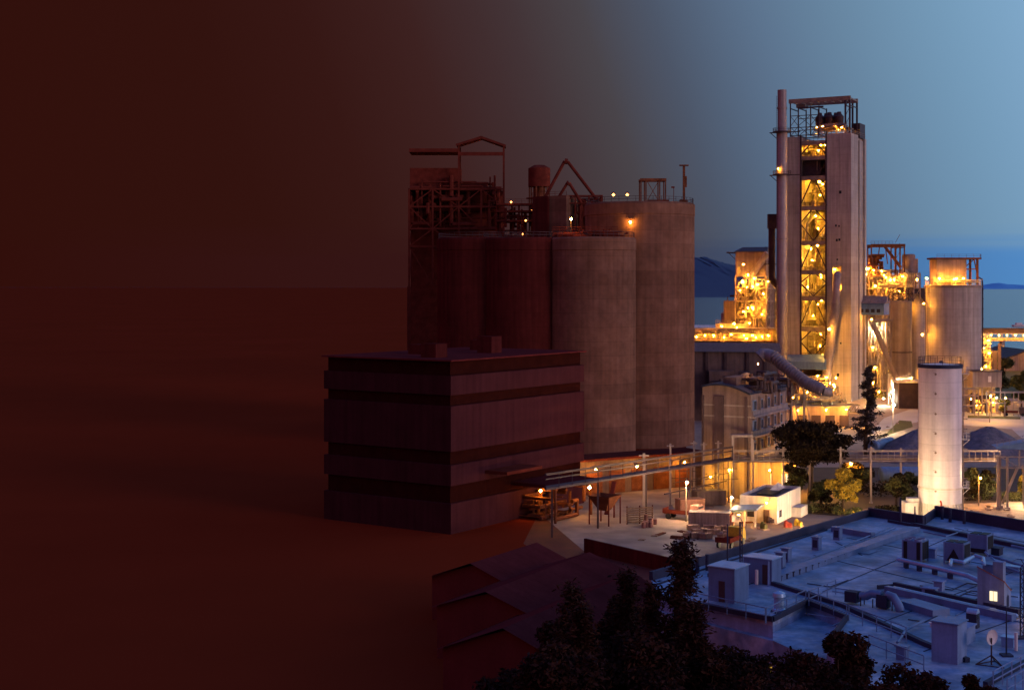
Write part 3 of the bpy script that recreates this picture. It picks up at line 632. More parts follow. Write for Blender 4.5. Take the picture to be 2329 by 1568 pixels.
b.bar((GX(2008), 0, zb), (GX(2048), 0, GZ(608)), .9); b.bar((GX(2000), 0, zb), (GX(1996), 0, GZ(590)), .3); b.bar((GX(2012), 0, zb), (GX(2018), 0, GZ(600)), .3)
b.rail([(GX(1980), 0, zb + .2), (GX(2030), 0, zb + .2)], 1, 1.2, .07)
for u in (1981, 2035, 2046, 2056): b.bar((GX(u), 0, zb - 1), (GX(u), 8, zb - 1), .3)
for i in range(5): b.bar((GX(2035), 0, za + i * 3), (GX(2046), 0, za + i * 3 + 3), .12)
b.build('gantry_frame', M['rust'], t)
rg = random.Random(41)
b = MB(); pipework(b, GX(1978), GX(2012), 0, 6, GZ(630), GZ(580), 26, (.2, .5), rg); b.build('pipework', M['rust'], t)
for zv_ in (840, 800, 750, 715, 685, 655, 630):
    z = GZ(zv_); MB().box(GX(1976), GX(2056 if zv_ > 660 else 2092), 2.0, 11.5, z - .3, z).build('deck', M['steel'], t)
    MB().rail([(GX(1976), -.3, z), (GX(2056 if zv_ > 660 else 2092), -.3, z)], 1.1, 1.3, .08).build('railing', M['vessel'], t)
vessels(t, GX(1978), GX(2090), 1.5, 6, GZ(680), GZ(615), 9, M['vessel'], rg, (.9, 1.9)); vessels(t, GX(1978), GX(2040), 1.5, 5, 2, GZ(760), 12, M['vessel'], rg, (1, 2))
pipework(b := MB(), GX(1976), GX(2092), -.5, 8, GZ(690), GZ(612), 80, (.1, .4), rg); pipework(b, GX(1976), GX(2030), -.5, 8, 0, GZ(690), 90, (.1, .45), rg); b.build('pipework', M['steel'], t)
MB().box(GX(1960), GX(2094), 12, 12.5, GZ(700), GZ(628)).box(GX(1970), GX(2030), 12, 12.5, 0, GZ(700)).build('back_panel', M['vessel'], t)
MB().lathe(GX(2072), 5, [(2.3, GZ(628)), (2.3, GZ(580)), (1.8, GZ(577))], 20).build('bin', M['shed'], t, smooth=True)
MB().box(GX(2080), GX(2091), 3, 7, GZ(620), GZ(588)).build('bin', M['shed'], t)
b = MB()
for u in (2062, 2066, 2070, 2074, 2078, 2084, 2088): b.bar((GX(u), -.2, GZ(655)), (GX(u), -.2, GZ(620)), .3)
b.build('stanchion', M['vessel'], t)
for u, v, k, r in ((1972, 611, 'nas', .42), (1976, 611, 'nas', .36), (1987, 614, 'na', .3), (1970, 624, 'nas', .32), (2006, 616, 'na', .28), (2011, 626, 'na', .25), (2015, 631, 'na', .25), (2025, 636, 'nas', .3), (2032, 636, 'nas', .3), (2052, 628, 'na', .25), (1990, 650, 'nas', .25), (2020, 660, 'na', .28), (2045, 662, 'nas', .2), (2000, 675, 'na', .25),
    (1992, 746, 'mh', .38), (2000, 760, 'na', .25), (1985, 790, 'nas', .25), (2010, 800, 'na', .25), (1990, 835, 'nas', .25), (2010, 850, 'nas', .25), (1985, 870, 'na', .25), (2000, 890, 'na', .25), (1980, 905, 'nas', .2), (2015, 905, 'nas', .3)):
    lamp(t, (GX(u, -1.5), -2 + rg.random() * 2.5, GZ(v)), k, r)
# grey cabin on legs (control house)
t = thing('conveyor_head_house', 'grey gabled conveyor house with small windows beside the tower flank', 'shed', (*at(2010, 0, 478)[:2], 0), A)
z0, z1 = zv(716, 478), zv(690, 478)
MB().box(-9, 0, 0, 7, z0, z1).build('wall', M['roofe'], t)
MB().add([(-9.5, -.5, z1), (.5, -.5, z1), (.5, 7.5, z1), (-9.5, 7.5, z1), (-9.5, 3.5, z1 + 2.6), (.5, 3.5, z1 + 2.6)], [(0, 1, 5, 4), (2, 3, 4, 5), (1, 2, 5), (3, 0, 4), (3, 2, 1, 0)]).build('roof', M['shed'], t)
for i in range(4): MB().box(-8.2 + i * 1.9, -7 + i * 1.9, -.06, -.003, z0 + .8, z0 + 2).build('window', M['glass'], t)
for x, y in ((-8, 1), (-.5, 1), (-.5, 6)): MB().bar((x, y, 0), (x, y, z0), .4).build('leg', M['steel'], t)
lamp(t, (-4, -1, z0 - 1.5), 'nas', .25); lamp(t, (-1, 0, z0 - 1.8), 'na', .25)
# pale bin with cone and skirt, right of it
D = 455; t = thing('hopper_silo', 'smooth pale round bin with conical foot on a white lit stand', 'silo', (xz(2048, D), D, 0), 0)
r = 24 / F * D
MB().lathe(0, 0, [(.8, zv(893, D)), (r, zv(862, D)), (r, zv(685, D)), (r * .95, zv(684, D))], 32).build('shell', M['duct'], t, smooth=True)
MB().ring(0, 0, r, r + .15, zv(801, D), zv(799, D)).build('seam_ring', M['steeld'], t)
b = MB(); lattice(b, [-3.2, 0, 3.2], [-3, 3], [0, 5, 9, zv(862, D)], .35); b.build('steel_frame', M['wall'], t)
b = MB(); lattice(b, [-3.2, 0, 3.2], [-2.5, 2.5], [zv(684, D), zv(668, D), zv(655, D)], .25); b.build('head_frame', M['steeld'], t)
MB().box(-3.5, 3.2, -1, 2.5, 4, 10).build('cabin', M['wall'], t); 
MB().tube([(-9.6, -3, zv(735, D)), (-3, -4, zv(850, D)), (-1, -2, zv(875, D))], .8, 10).build('inclined_pipe', M['duct'], t, smooth=True)
MB().tube([(-3.9, -2.5, zv(830, D)), (-3.9, -2.5, zv(735, D)), (-3.2, -2.2, zv(728, D)), (-9, -1.5, zv(728, D))], .45, 9).build('pipe', M['duct'], t, smooth=True)
for u, v, k, r_ in ((2024, 884, 'mh', .3), (2042, 888, 'mh', .42), (2040, 868, 'mh', .3), (2052, 866, 'nas', .3), (2040, 900, 'mh', .35), (2028, 870, 'nas', .25), (2000, 903, 'mh', .2)): lamp(t, (xz(u, D) - xz(2048, D), -4.6, zv(v, D)), k, r_)
# dark conveyor portal and slab silo behind
D = 505; t = thing('slab_silo', 'tall orange lit concrete silo squeezed between pale bin and round silo', 'silo', (xz(2088, D), D, 0), 0)
MB().lathe(0, 0, [(3.2, 0), (3.2, zv(655, D)), (3.0, zv(654, D))], 24).build('shell', M['conc'], t, smooth=True)
b = MB(); b.box(-3, 5, -3.6, -3.2, zv(668, D), zv(655, D)); b.add([(-1, -3.5, zv(668, D)), (4.6, -3.5, zv(668, D)), (4.6, -3.5, zv(715, D)), (-1, -4.2, zv(668, D)), (4.6, -4.2, zv(668, D)), (4.6, -4.2, zv(715, D))], [(0, 1, 2), (5, 4, 3), (0, 3, 4, 1), (1, 4, 5, 2), (2, 5, 3, 0)])
b.build('chute', M['steeld'], t); lamp(t, (-4.5, -4.5, zv(700, D)), 'na', .25); lamp(t, (1, -5, zv(850, D)), 'nas', .28)
# ------------------------------------------------------------------ round silo on the right
D = 440; Rr = 61.5 / F * D; t = thing('round_silo', 'broad concrete cement silo with penthouse and sodium lamps behind the white tank', 'silo', (xz(2167, D), D, 0), 0)
zt = zv(648, D)
MB().lathe(0, 0, [(Rr, 0), (Rr, zt), (Rr - .4, zt + .05)], 64).build('shell', M['conc'], t, smooth=True)
MB().ring(0, 0, Rr, Rr + .18, zt - .8, zt - .1, 64).build('rim', M['steel'], t); MB().cage(0, 0, Rr - .15, zt, zt + 1.2, 36, .09).build('railing', M['vessel'], t)
x0, x1 = xz(2122, D) - xz(2167, D), xz(2189, D) - xz(2167, D)
MB().box(x0, x1, -3.5, 4, zt, zv(590, D)).build('penthouse', M['shed'], t)
b = MB(); xr_ = xz(2222, D) - xz(2167, D); b.box(x0 - .8, xr_, -3.9, 4.3, zv(590, D) + .01, zv(586, D)); b.build('roof', M['rust'], t)
b = MB(); xq = xz(2214, D) - xz(2167, D)
for y in (-3.3, 3.6): b.bar((xq, y, zt), (xq, y, zv(590, D)), .6); b.bar((x1, y, zv(612, D)), (xq, y, zv(612, D)), .3)
b.bar((x1, -3.3, zv(605, D)), (x1 + 2.4, -3.3, zv(590, D)), .25); b.bar((x1 + 2.4, -3.3, zv(590, D)), (xq + .2, -3.3, zv(632, D)), .28); b.bar((x1 + 1.4, -3.3, zt), (x1 + 1.4, -3.3, zv(612, D)), .3)
b.rail([(x0, -3.6, zv(586, D)), (xr_, -3.6, zv(586, D))], 1, 2, .06); b.bar((xr_ - .3, -3.6, zv(586, D)), (xr_ - .3, -3.6, zv(578, D)), .15)
b.build('hoist_frame', M['rust'], t)
b = MB(); b.tube([(Rr - 1, -1, zt + 2.5), (Rr + .2, -1.2, zt + 1.8), (Rr + .35, -1.2, zt), (Rr + .35, -1.2, 2)], .22, 8)
for i in range(12): b.box(Rr - .2, Rr + .6, -1.6, -.8, 4 + i * 3, 4.2 + i * 3)
b.build('downpipe', M['steeld'], t); pipework(b := MB(), -Rr + 1, Rr - 1, -Rr * .6, -4, zt, zt + 2, 26, (.1, .25), rg); b.build('pipework', M['vessel'], t)
MB().ladder((-Rr * .985, -2.6, 3), zt, .7).build('ladder', M['steeld'], t); MB().ladder((-Rr * 1.12, -2.0, 3), zt, .5).build('ladder', M['steeld'], t)
for u, v, k in ((2081, 636, 'nas'), (2103, 633, 'nas'), (2124, 633, 'nas'), (2152, 635, 'nas'), (2157, 634, 'na'), (2172, 633, 'na')):
    x = xz(u, D) - xz(2167, D); lamp(t, (x, -math.sqrt(max(4, (Rr - .3) ** 2 - x * x)) + .2, zv(v, D)), k, .3)
lamp(t, (-2.4, -Rr - 3, zv(830, D)), 'nas', .22); lamp(t, (-Rr - 2.2, -3.5, zv(760, D)), 'nas', .25); lamp(t, (-Rr - 1.8, -3.5, zv(690, D)), 'na', .25)
# yellow lit tower at right
D = 470; t = thing('loading_tower', 'small yellow lit steel loading tower right of the round silo', 'steel tower', (xz(2236, D), D, 0), 0)
b = MB(); lattice(b, [-1.6, 1.6], [-1.6, 1.6], [0] + [zv(v, D) for v in (840, 820, 800, 780, 762)], .28); b.build('steel_frame', M['vessel'], t)
for v in (840, 820, 800, 780, 762): MB().box(-1.9, 2.2, -1.5, 1.9, zv(v, D) - .2, zv(v, D)).rail([(-1.9, -1.8, zv(v, D)), (2.2, -1.8, zv(v, D))], 1, 1, .07).build('deck', M['vessel'], t)
pipework(b := MB(), -1.5, 1.8, -1.4, 1.5, 8, zv(765, D), 26, (.1, .3), rg); b.build('pipework', M['steel'], t)
for u, v in ((2241, 773), (2243, 802), (2230, 790), (2236, 832), (2228, 765), (2226, 838)): lamp(t, (xz(u, D) - xz(2236, D), -2.6, zv(v, D)), 'nas', .24)
MB().box(2.4, 4.2, -1, 2, zv(840, D), zv(797, D)).box(4.4, 5.4, -1.2, -.9, zv(840, D), zv(780, D)).build('side_panel', M['shedd'], t)
# grey shed on columns
D = 425; t = thing('loading_shed', 'grey box shed raised on columns beneath the yellow loading tower', 'shed', (xz(2244, D), D, 0), 4)
MB().box(-4.2, 4.3, 0, 8, zv(880, D), zv(845, D)).build('wall', M['duct'], t); MB().box(-4.5, 4.6, -.3, 8.3, zv(845, D), zv(843, D)).build('roof', M['steeld'], t)
for x in (-4, -1.4, 1.4, 4): MB().bar((x, .3, 0), (x, .3, zv(880, D)), .32).build('leg', M['duct'], t)
MB().box(.3, 1.2, -.08, -.003, zv(868, D), zv(855, D)).build('panel', M['white'], t)
MB().box(-4, 4, 6, 6.5, 0, zv(882, D)).build('back_wall', M['vessel'], t); pipework(b := MB(), -4, 4, 1, 5, 0, 6, 18, (.2, .5), rg); b.build('machinery', M['steeld'], t)
lamp(t, (-2.4, 2.6, 2.2), 'nas', .28); lamp(t, (2.6, 3.0, 3), 'nas', .26)
# open steel frames right and left of it
D = 415; t = thing('pipe_scaffold', 'low open pipe frame right of the raised grey shed', 'steel structure', (xz(2300, D), D, 0), 0)
lattice(b := MB(), [-6, -2, 2, 6], [0, 4], [0, 4, 7], .22, 0); b.build('steel_frame', M['duct'], t); lamp(t, (-4.6, -.5, 5.6), 'mh', .15); lamp(t, (0, 5, 5), 'nas', .2)
D = 418; t = thing('pump_scaffold', 'small steel frame standing between the white tank and the round silo foot', 'steel structure', (xz(2205, D), D, 0), 0)
lattice(b := MB(), [-2.4, 1.8], [-2, 1], [0, 3, 6, 8], .25, 0); b.build('steel_frame', M['duct'], t); lamp(t, (0, -1, 5), 'na', .2)
t = thing('bunker_building', 'dark open fronted bunker under a white lit beam left of the tank', 'shed', (xz(2077, 440), 440, 0), 0)
MB().box(-4, 3, 3, 8, 0, 8).build('wall', M['steeld'], t); MB().box(-4.5, 4, 2, 8.5, 8, 8.6).build('roof', M['wall'], t); MB().bar((-4, 2.4, 0), (-4, 2.4, 8), .3).build('post', M['shed'], t); MB().bar((3.3, 2.4, 0), (3.3, 2.4, 8), .3).build('post', M['shed'], t); lamp(t, (-1, -1, 9.6), 'na', .2)
# ------------------------------------------------------------------ jetty
D = 900; t = thing('jetty', 'long pier with conveyor and a row of lamps running out over the water', 'jetty', (xz(2230, D), D, 0), 0)
za = zv(768, D); b = MB(); b.box(-8, 120, 0, 6, za - 2.0, za); b.build('deck', M['vessel'], t)
MB().box(-6, 120, 3.5, 6.5, za + 2.6, zv(746, D)).build('conveyor_cover', M['steeld'], t)
lattice(b := MB(), [i * 7 - 6 for i in range(18)], [3.6, 6.2], [za, za + 2.7], .3, 0); b.build('cover_post', M['steel'], t)
for i in range(6): MB().box(13.5 + i * 22, 15.5 + i * 22, 1, 5, -4, za - 2).build('pier_leg', M['conc'], t)
for u in (2234, 2252, 2270, 2288, 2307, 2326, 2345): lamp(t, (xz(u, D) - xz(2230, D), -1.5, za + 1.8), 'na', .36)
# small white launch out on the water
p = place(2318, 742, -1.5); t = thing('launch_boat', 'tiny white launch on the blue sea above the jetty', 'boat', (p[0], p[1], -1.5), 80)
MB().add([(-2, -7, 0), (2, -7, 0), (2, 4, 0), (0, 9, 0), (-2, 4, 0), (-2.6, -7.4, 1.6), (2.6, -7.4, 1.6), (2.6, 4, 1.8), (0, 11, 2.4), (-2.6, 4, 1.8)], [(4, 3, 2, 1, 0), (5, 6, 7, 8, 9), (0, 1, 6, 5), (1, 2, 7, 6), (2, 3, 8, 7), (3, 4, 9, 8), (4, 0, 5, 9)]).build('hull', M['white'], t)
MB().box(-1.6, 1.6, -4, 2, 1.61, 3.6).build('cabin', M['white'], t)
# gabled store on the shore at far right
D = 640; t = thing('gabled_store', 'orange lit gabled store on the shore at the right picture edge', 'shed', (xz(2330, D), D, 0), 0)
MB().add([(-14, 0, 0), (16, 0, 0), (16, 40, 0), (-14, 40, 0), (-14, 0, 3), (16, 0, 3), (16, 40, 3), (-14, 40, 3), (1, 0, zv(797, D)), (1, 40, zv(797, D))], [(3, 2, 1, 0), (0, 1, 5, 8, 4), (2, 3, 7, 9, 6), (1, 2, 6, 5), (3, 0, 4, 7)]).build('wall', M['shed'], t)
zz = zv(797, D); MB().add([(-15, -1, 3.1), (1, -1, zz + .5), (1, 41, zz + .5), (-15, 41, 3.1), (17, -1, 3.1), (17, 41, 3.1), (-15, -1, 2.6), (1, -1, zz), (17, -1, 2.6)], [(0, 1, 2, 3), (1, 4, 5, 2), (0, 6, 7, 1), (1, 7, 8, 4)]).build('roof', M['steeld'], t)
lamp(t, (-18, -14, zv(808, D)), 'nas', .3); lamp(t, (-4, -12, 7), 'nas', .3, 6.4)
# ------------------------------------------------------------------ WHITE TANK
D = 232; Rw = 47.5 / F * D; t = thing('white_tank', 'tall slim white tank with side ladder and rim railing standing in front of everything', 'tank', (xz(2137, D), D, 0), 0)
zt = zv(832, D)
MB().lathe(0, 0, [(Rw, zv(1140, D)), (Rw, zt), (Rw - .2, zt + .25), (0.1, zt + .5)], 64).build('shell', M['white'], t, smooth=True)
b = MB(); b.lathe(0, 0, [(Rw - .25, 0), (Rw - .25, zv(1140, D) - .01)], 48)
for i in range(28): a = 2 * math.pi * i / 28; b.bar((Rw * math.cos(a), Rw * math.sin(a), 0), (Rw * math.cos(a), Rw * math.sin(a), zv(1140, D)), .12)
b.build('skirt', M['wall'], t)
MB().ring(0, 0, Rw, Rw + .16, zv(1108, D), zv(1104, D), 64).build('stiffener_ring', M['wall'], t)
MB().ring(0, 0, Rw - .1, Rw + .12, zt - .25, zt + .35, 64).lathe(.2, 0, [(.35, zt + .3), (.35, zt + .8), (.1, zt + .9)], 12).build('rim', M['roofb'], t)
MB().cage(0, 0, Rw - .05, zt + .3, zt + 1.5, 18, .06).build('railing', M['steeld'], t)
b = MB(); b.ladder((Rw + .18, -.6, .5), zt + 1, .45, (0, 1)); b.tube([(Rw + .45, .3, .5), (Rw + .45, .3, zv(1000, D))], .12, 8); b.tube([(Rw + .25, .8, .5), (Rw + .25, .8, zt)], .07, 6)
for i in range(14): z = 2 + i * 1.6; b.ring(Rw + .5, -.6, .42, .46, z, z + .06, 10)
b.build('ladder', M['steel'], t)
for v in (1108, 998, 850):
    z = zv(v, D); q = MB(); q.box(Rw, Rw + 1.1, -1.2, .8, z, z + .1); q.rail([(Rw, -1.2, z + .1), (Rw + 1.1, -1.2, z + .1), (Rw + 1.1, .8, z + .1)], 1, .5, .05); q.bar((Rw, -1.1, z - .9), (Rw + 1.0, -1.1, z), .08); q.build('platform', M['wall'], t)
for i, v in enumerate((848, 892, 937, 981, 1024, 1067, 1110)):
    a = R(-118); z = zv(v, D); x, y = Rw * math.cos(a), Rw * math.sin(a)
    MB().tube([(x * .99, y * .99, z), (x * 1.04, y * 1.04, z)], .17, 12).box(x - .4, x + .3, y - .03, y + .02, z + .22, z + .27).build('inspection_port', M['steel'], t)
MB().tube([(-.9, -Rw - .3, 0), (-.9, -Rw - .3, 3.2), (-.9, -Rw + .1, 3.5)], .16, 8).build('riser_pipe', M['red'], t)
MB().box(-Rw - 2.6, -Rw - .6, -1.5, 1, 0, 3).box(-Rw - 2.0, -Rw - .2, -1, .6, 3, 3.6).build('pump_house', M['wall'], t)
# ------------------------------------------------------------------ gravel heaps
def heap(name, label, u, v, rx, ry, h, m, seed, D=None):
    p = place(u, v); rg = random.Random(seed); n = 40; k = 14; vs = []
    ph = [rg.uniform(0, 6.28) for _ in range(4)]
    for i in range(k + 1):
        f = i / k
        for j in range(n):
            a = 2 * math.pi * j / n; w_ = 1 + .12 * math.sin(2 * a + ph[0]) + .07 * math.sin(5 * a + ph[1]) + .03 * math.sin(11 * a + ph[2])
            z = h * (1 - f) ** .95 if f > .12 else h * (.88 + .03 * math.sin(3 * a + ph[3]))
            vs.append((rx * f * w_ * math.cos(a), ry * f * w_ * math.sin(a), max(-.05, z + rg.uniform(-.15, .15) * (f < .97) * (1 - f))))
    b = MB(); b.add(vs, [(i * n + j, i * n + (j + 1) % n, (i + 1) * n + (j + 1) % n, (i + 1) * n + j)[::-1] for i in range(k) for j in range(n)])
    o = b.build(name, m, smooth=True); o.location = (p[0], p[1], 0); o.data.shade_smooth(); return tag(o, label, 'gravel heap')
heap('gravel_heap', 'large dark grey gravel heap just right of the white tank', 2247, 1030, 11.5, 12, 6.6, M['gravel'], 1)
heap('gravel_heap', 'brownish gravel heap with dark top half hidden left of the white tank', 2095, 1040, 13, 11, 7.0, M['gravel'], 2)
heap('sand_heap', 'small orange sand mound at the left foot of the hidden gravel heap', 2015, 1035, 8, 6, 2.6, M['sand'], 3)
# two horizontal tanks
for nm, lb, u, v, D, l_, r, a in (('horizontal_tank', 'blue grey horizontal tank lying beside the tall conifer', 2005, 1010, 318, 5.5, 1.3, -55), ('horizontal_tank', 'dark blue horizontal tank half hidden behind the bushes left of the white tank', 2072, 1078, 272, 6, 1.5, 0)):
    x, y, _ = at(u, v, D); t = thing(nm, lb, 'tank', (x, y, 0), a)
    zc = max(r + .4, zv(v, D)); q = MB(); pr = [(0.05, -l_), (r * .7, -l_ + .1), (r, -l_ + .7), (r, l_ - .7), (r * .7, l_ - .1), (0.05, l_)]
    bb = MB(); bb.tube([(-l_, 0, zc), (-l_ + .3, 0, zc)], r * .85, 20, r); bb.tube([(-l_ + .3, 0, zc), (l_ - .3, 0, zc)], r, 20); bb.tube([(l_ - .3, 0, zc), (l_, 0, zc)], r, 20, r * .85)
    for i in range(4): bb.tube([(-l_ + 1.5 + i * l_ * .5, 0, zc), (-l_ + 1.7 + i * l_ * .5, 0, zc)], r + .05, 20)
    bb.build('shell', M['roofe'], t, smooth=True)
    for s in (-1, 1): MB().box(s * l_ * .6 - .3, s * l_ * .6 + .3, -r * .8, r * .8, 0, zc - r * .5).build('saddle', M['conc'], t)
# ================================================================== BIG SILOS (left centre)
def silo(label, u, D, r, vtop, m, joint_rim=True, n=72):
    x = xz(u, D); t = thing('storage_silo', label, 'silo', (x, D, 0), 0, 'big concrete storage silos')
    zt = zv(vtop, D - r * .3)
    MB().lathe(0, 0, [(r, 0), (r, zt - 3), (r + .12, zt - 2.9), (r + .12, zt - .4), (r - .2, zt)], n).build('shell', m, t, smooth=True)
    MB().cage(0, 0, r - .3, zt, zt + 1.2, 40, .09).build('railing', M['steeld'], t)
    return t, zt
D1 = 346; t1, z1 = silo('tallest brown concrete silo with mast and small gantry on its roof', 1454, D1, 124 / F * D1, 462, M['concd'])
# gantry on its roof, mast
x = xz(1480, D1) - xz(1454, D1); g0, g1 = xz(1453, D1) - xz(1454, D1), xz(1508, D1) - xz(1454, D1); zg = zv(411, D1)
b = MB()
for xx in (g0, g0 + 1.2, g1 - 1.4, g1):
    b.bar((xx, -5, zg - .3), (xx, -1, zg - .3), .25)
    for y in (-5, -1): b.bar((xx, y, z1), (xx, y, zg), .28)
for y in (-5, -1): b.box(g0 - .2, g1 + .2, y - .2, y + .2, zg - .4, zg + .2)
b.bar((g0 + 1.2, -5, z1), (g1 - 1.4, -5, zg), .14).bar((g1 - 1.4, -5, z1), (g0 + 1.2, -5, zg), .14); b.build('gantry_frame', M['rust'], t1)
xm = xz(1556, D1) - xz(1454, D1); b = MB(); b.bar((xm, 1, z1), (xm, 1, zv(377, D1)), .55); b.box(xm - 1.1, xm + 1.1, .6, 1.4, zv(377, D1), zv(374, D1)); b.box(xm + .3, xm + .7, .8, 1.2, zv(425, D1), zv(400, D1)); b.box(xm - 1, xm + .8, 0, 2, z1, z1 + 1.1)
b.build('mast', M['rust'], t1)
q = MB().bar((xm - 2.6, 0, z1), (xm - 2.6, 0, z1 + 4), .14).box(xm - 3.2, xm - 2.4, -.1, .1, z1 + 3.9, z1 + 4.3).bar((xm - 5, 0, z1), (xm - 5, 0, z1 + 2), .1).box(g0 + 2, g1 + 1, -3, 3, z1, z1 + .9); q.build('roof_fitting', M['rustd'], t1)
lamp(t1, (xz(1425, D1) - xz(1454, D1) - .3, -13.8, zv(511, D1)), 'nad', .3, 3); lamp(t1, (xz(1392, D1) - xz(1454, D1), -4, z1 + 2), 'nar', .4); lamp(t1, (xz(1423, D1) - xz(1454, D1), -4, z1 + 2), 'nar', .4)  # faint bulbs on the roof stand in for glowing steam
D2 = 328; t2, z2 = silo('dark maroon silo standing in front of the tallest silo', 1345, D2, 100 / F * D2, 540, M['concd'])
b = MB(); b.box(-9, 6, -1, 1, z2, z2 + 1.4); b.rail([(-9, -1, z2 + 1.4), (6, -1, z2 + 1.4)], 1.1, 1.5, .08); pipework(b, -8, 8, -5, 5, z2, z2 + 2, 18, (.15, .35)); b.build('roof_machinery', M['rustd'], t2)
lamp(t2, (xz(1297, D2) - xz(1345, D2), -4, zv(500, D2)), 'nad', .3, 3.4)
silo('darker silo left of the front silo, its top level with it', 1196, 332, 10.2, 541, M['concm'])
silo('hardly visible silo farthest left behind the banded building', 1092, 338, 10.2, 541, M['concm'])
# structures on and behind the silos -------------------------------------------------
D = 372
t = thing('elevator_tower', 'dark slab elevator tower with lighter right flank rising behind the silos', 'tower', (xz(1245, D), D, 0), A)
MB().box(-4.5, 0, 0, 8, 0, zv(446, D)).build('wall', M['concm'], t); MB().box(.003, 5, 1, 8, 0, zv(445, D)).build('wall', M['concd'], t)
MB().rail([(-4.5, 0, zv(446, D)), (5, 1, zv(445, D))], 1.1, 1.4, .08).build('railing', M['rustd'], t)
t = thing('filter_house', 'lattice clad filter house with sloping pipes behind the front silo', 'industrial building', (xz(1308, D), D, 0), 4)
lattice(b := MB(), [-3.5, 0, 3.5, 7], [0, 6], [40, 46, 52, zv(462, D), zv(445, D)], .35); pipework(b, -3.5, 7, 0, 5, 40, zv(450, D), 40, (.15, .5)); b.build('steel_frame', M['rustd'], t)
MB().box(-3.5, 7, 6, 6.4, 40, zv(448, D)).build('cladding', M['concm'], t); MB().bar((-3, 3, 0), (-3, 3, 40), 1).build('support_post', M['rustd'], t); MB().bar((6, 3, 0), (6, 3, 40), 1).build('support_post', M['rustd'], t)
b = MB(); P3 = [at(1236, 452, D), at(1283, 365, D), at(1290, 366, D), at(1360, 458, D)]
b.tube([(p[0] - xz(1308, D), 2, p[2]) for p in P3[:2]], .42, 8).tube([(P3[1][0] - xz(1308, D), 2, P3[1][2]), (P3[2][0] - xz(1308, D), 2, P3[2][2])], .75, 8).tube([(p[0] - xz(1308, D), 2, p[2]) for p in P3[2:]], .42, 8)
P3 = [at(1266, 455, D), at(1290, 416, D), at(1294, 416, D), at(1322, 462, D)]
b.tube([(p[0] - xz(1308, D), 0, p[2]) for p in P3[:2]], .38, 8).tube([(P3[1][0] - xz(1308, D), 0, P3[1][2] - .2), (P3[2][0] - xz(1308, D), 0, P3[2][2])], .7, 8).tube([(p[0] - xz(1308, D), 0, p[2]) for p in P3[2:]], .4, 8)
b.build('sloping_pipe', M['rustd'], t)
D = 390; t = thing('water_drum_tower', 'round maroon tinted drum tower on posts left of the peaked pipes', 'tower', (xz(1226, D), D, 0), 0)
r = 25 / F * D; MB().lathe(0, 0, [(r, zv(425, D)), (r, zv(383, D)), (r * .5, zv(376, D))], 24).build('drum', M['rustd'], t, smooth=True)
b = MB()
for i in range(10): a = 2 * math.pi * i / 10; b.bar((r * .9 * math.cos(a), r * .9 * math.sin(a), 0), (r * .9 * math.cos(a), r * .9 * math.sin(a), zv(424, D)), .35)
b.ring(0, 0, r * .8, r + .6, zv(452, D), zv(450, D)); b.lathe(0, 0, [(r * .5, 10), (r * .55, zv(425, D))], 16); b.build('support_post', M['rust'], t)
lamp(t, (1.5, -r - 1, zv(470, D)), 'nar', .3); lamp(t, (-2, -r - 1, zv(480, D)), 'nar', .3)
D = 400; t = thing('gabled_steel_tower', 'faint maroon tinted open steel tower with gabled top at the left edge of the plant', 'steel tower', (xz(1145, D), D, 0), 0)
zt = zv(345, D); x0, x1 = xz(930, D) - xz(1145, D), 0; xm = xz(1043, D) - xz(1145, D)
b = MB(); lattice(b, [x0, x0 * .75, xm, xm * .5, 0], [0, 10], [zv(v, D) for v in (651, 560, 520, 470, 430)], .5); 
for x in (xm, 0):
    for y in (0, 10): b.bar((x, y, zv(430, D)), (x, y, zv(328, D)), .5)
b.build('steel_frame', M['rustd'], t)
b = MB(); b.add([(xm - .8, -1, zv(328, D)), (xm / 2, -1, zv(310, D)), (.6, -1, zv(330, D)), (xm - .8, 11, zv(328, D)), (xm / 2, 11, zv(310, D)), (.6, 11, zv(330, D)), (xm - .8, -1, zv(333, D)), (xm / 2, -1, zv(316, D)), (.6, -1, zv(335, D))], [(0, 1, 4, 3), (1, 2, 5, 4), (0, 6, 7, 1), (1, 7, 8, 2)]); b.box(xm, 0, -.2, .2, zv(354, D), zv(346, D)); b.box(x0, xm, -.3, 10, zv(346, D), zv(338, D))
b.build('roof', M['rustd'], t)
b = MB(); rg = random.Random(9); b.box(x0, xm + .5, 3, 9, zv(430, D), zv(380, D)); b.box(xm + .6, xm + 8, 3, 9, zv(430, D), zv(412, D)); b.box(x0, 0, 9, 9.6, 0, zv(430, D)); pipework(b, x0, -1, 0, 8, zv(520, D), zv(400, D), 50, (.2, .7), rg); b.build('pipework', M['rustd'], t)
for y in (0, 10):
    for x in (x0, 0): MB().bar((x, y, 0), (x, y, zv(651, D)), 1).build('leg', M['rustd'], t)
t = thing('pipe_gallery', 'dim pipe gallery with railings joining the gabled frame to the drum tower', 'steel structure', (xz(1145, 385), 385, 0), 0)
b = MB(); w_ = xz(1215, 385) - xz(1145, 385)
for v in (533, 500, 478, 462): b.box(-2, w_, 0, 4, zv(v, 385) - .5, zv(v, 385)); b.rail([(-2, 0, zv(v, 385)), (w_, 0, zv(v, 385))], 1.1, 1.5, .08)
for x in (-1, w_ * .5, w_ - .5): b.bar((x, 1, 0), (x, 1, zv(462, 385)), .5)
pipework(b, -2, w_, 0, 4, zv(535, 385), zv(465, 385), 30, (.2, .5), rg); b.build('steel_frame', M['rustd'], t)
for u, v in ((1162, 460), (1195, 502), (1188, 533)): lamp(t, (xz(u, 385) - xz(1145, 385), -1.2, zv(v, 385)), 'nar', .3)
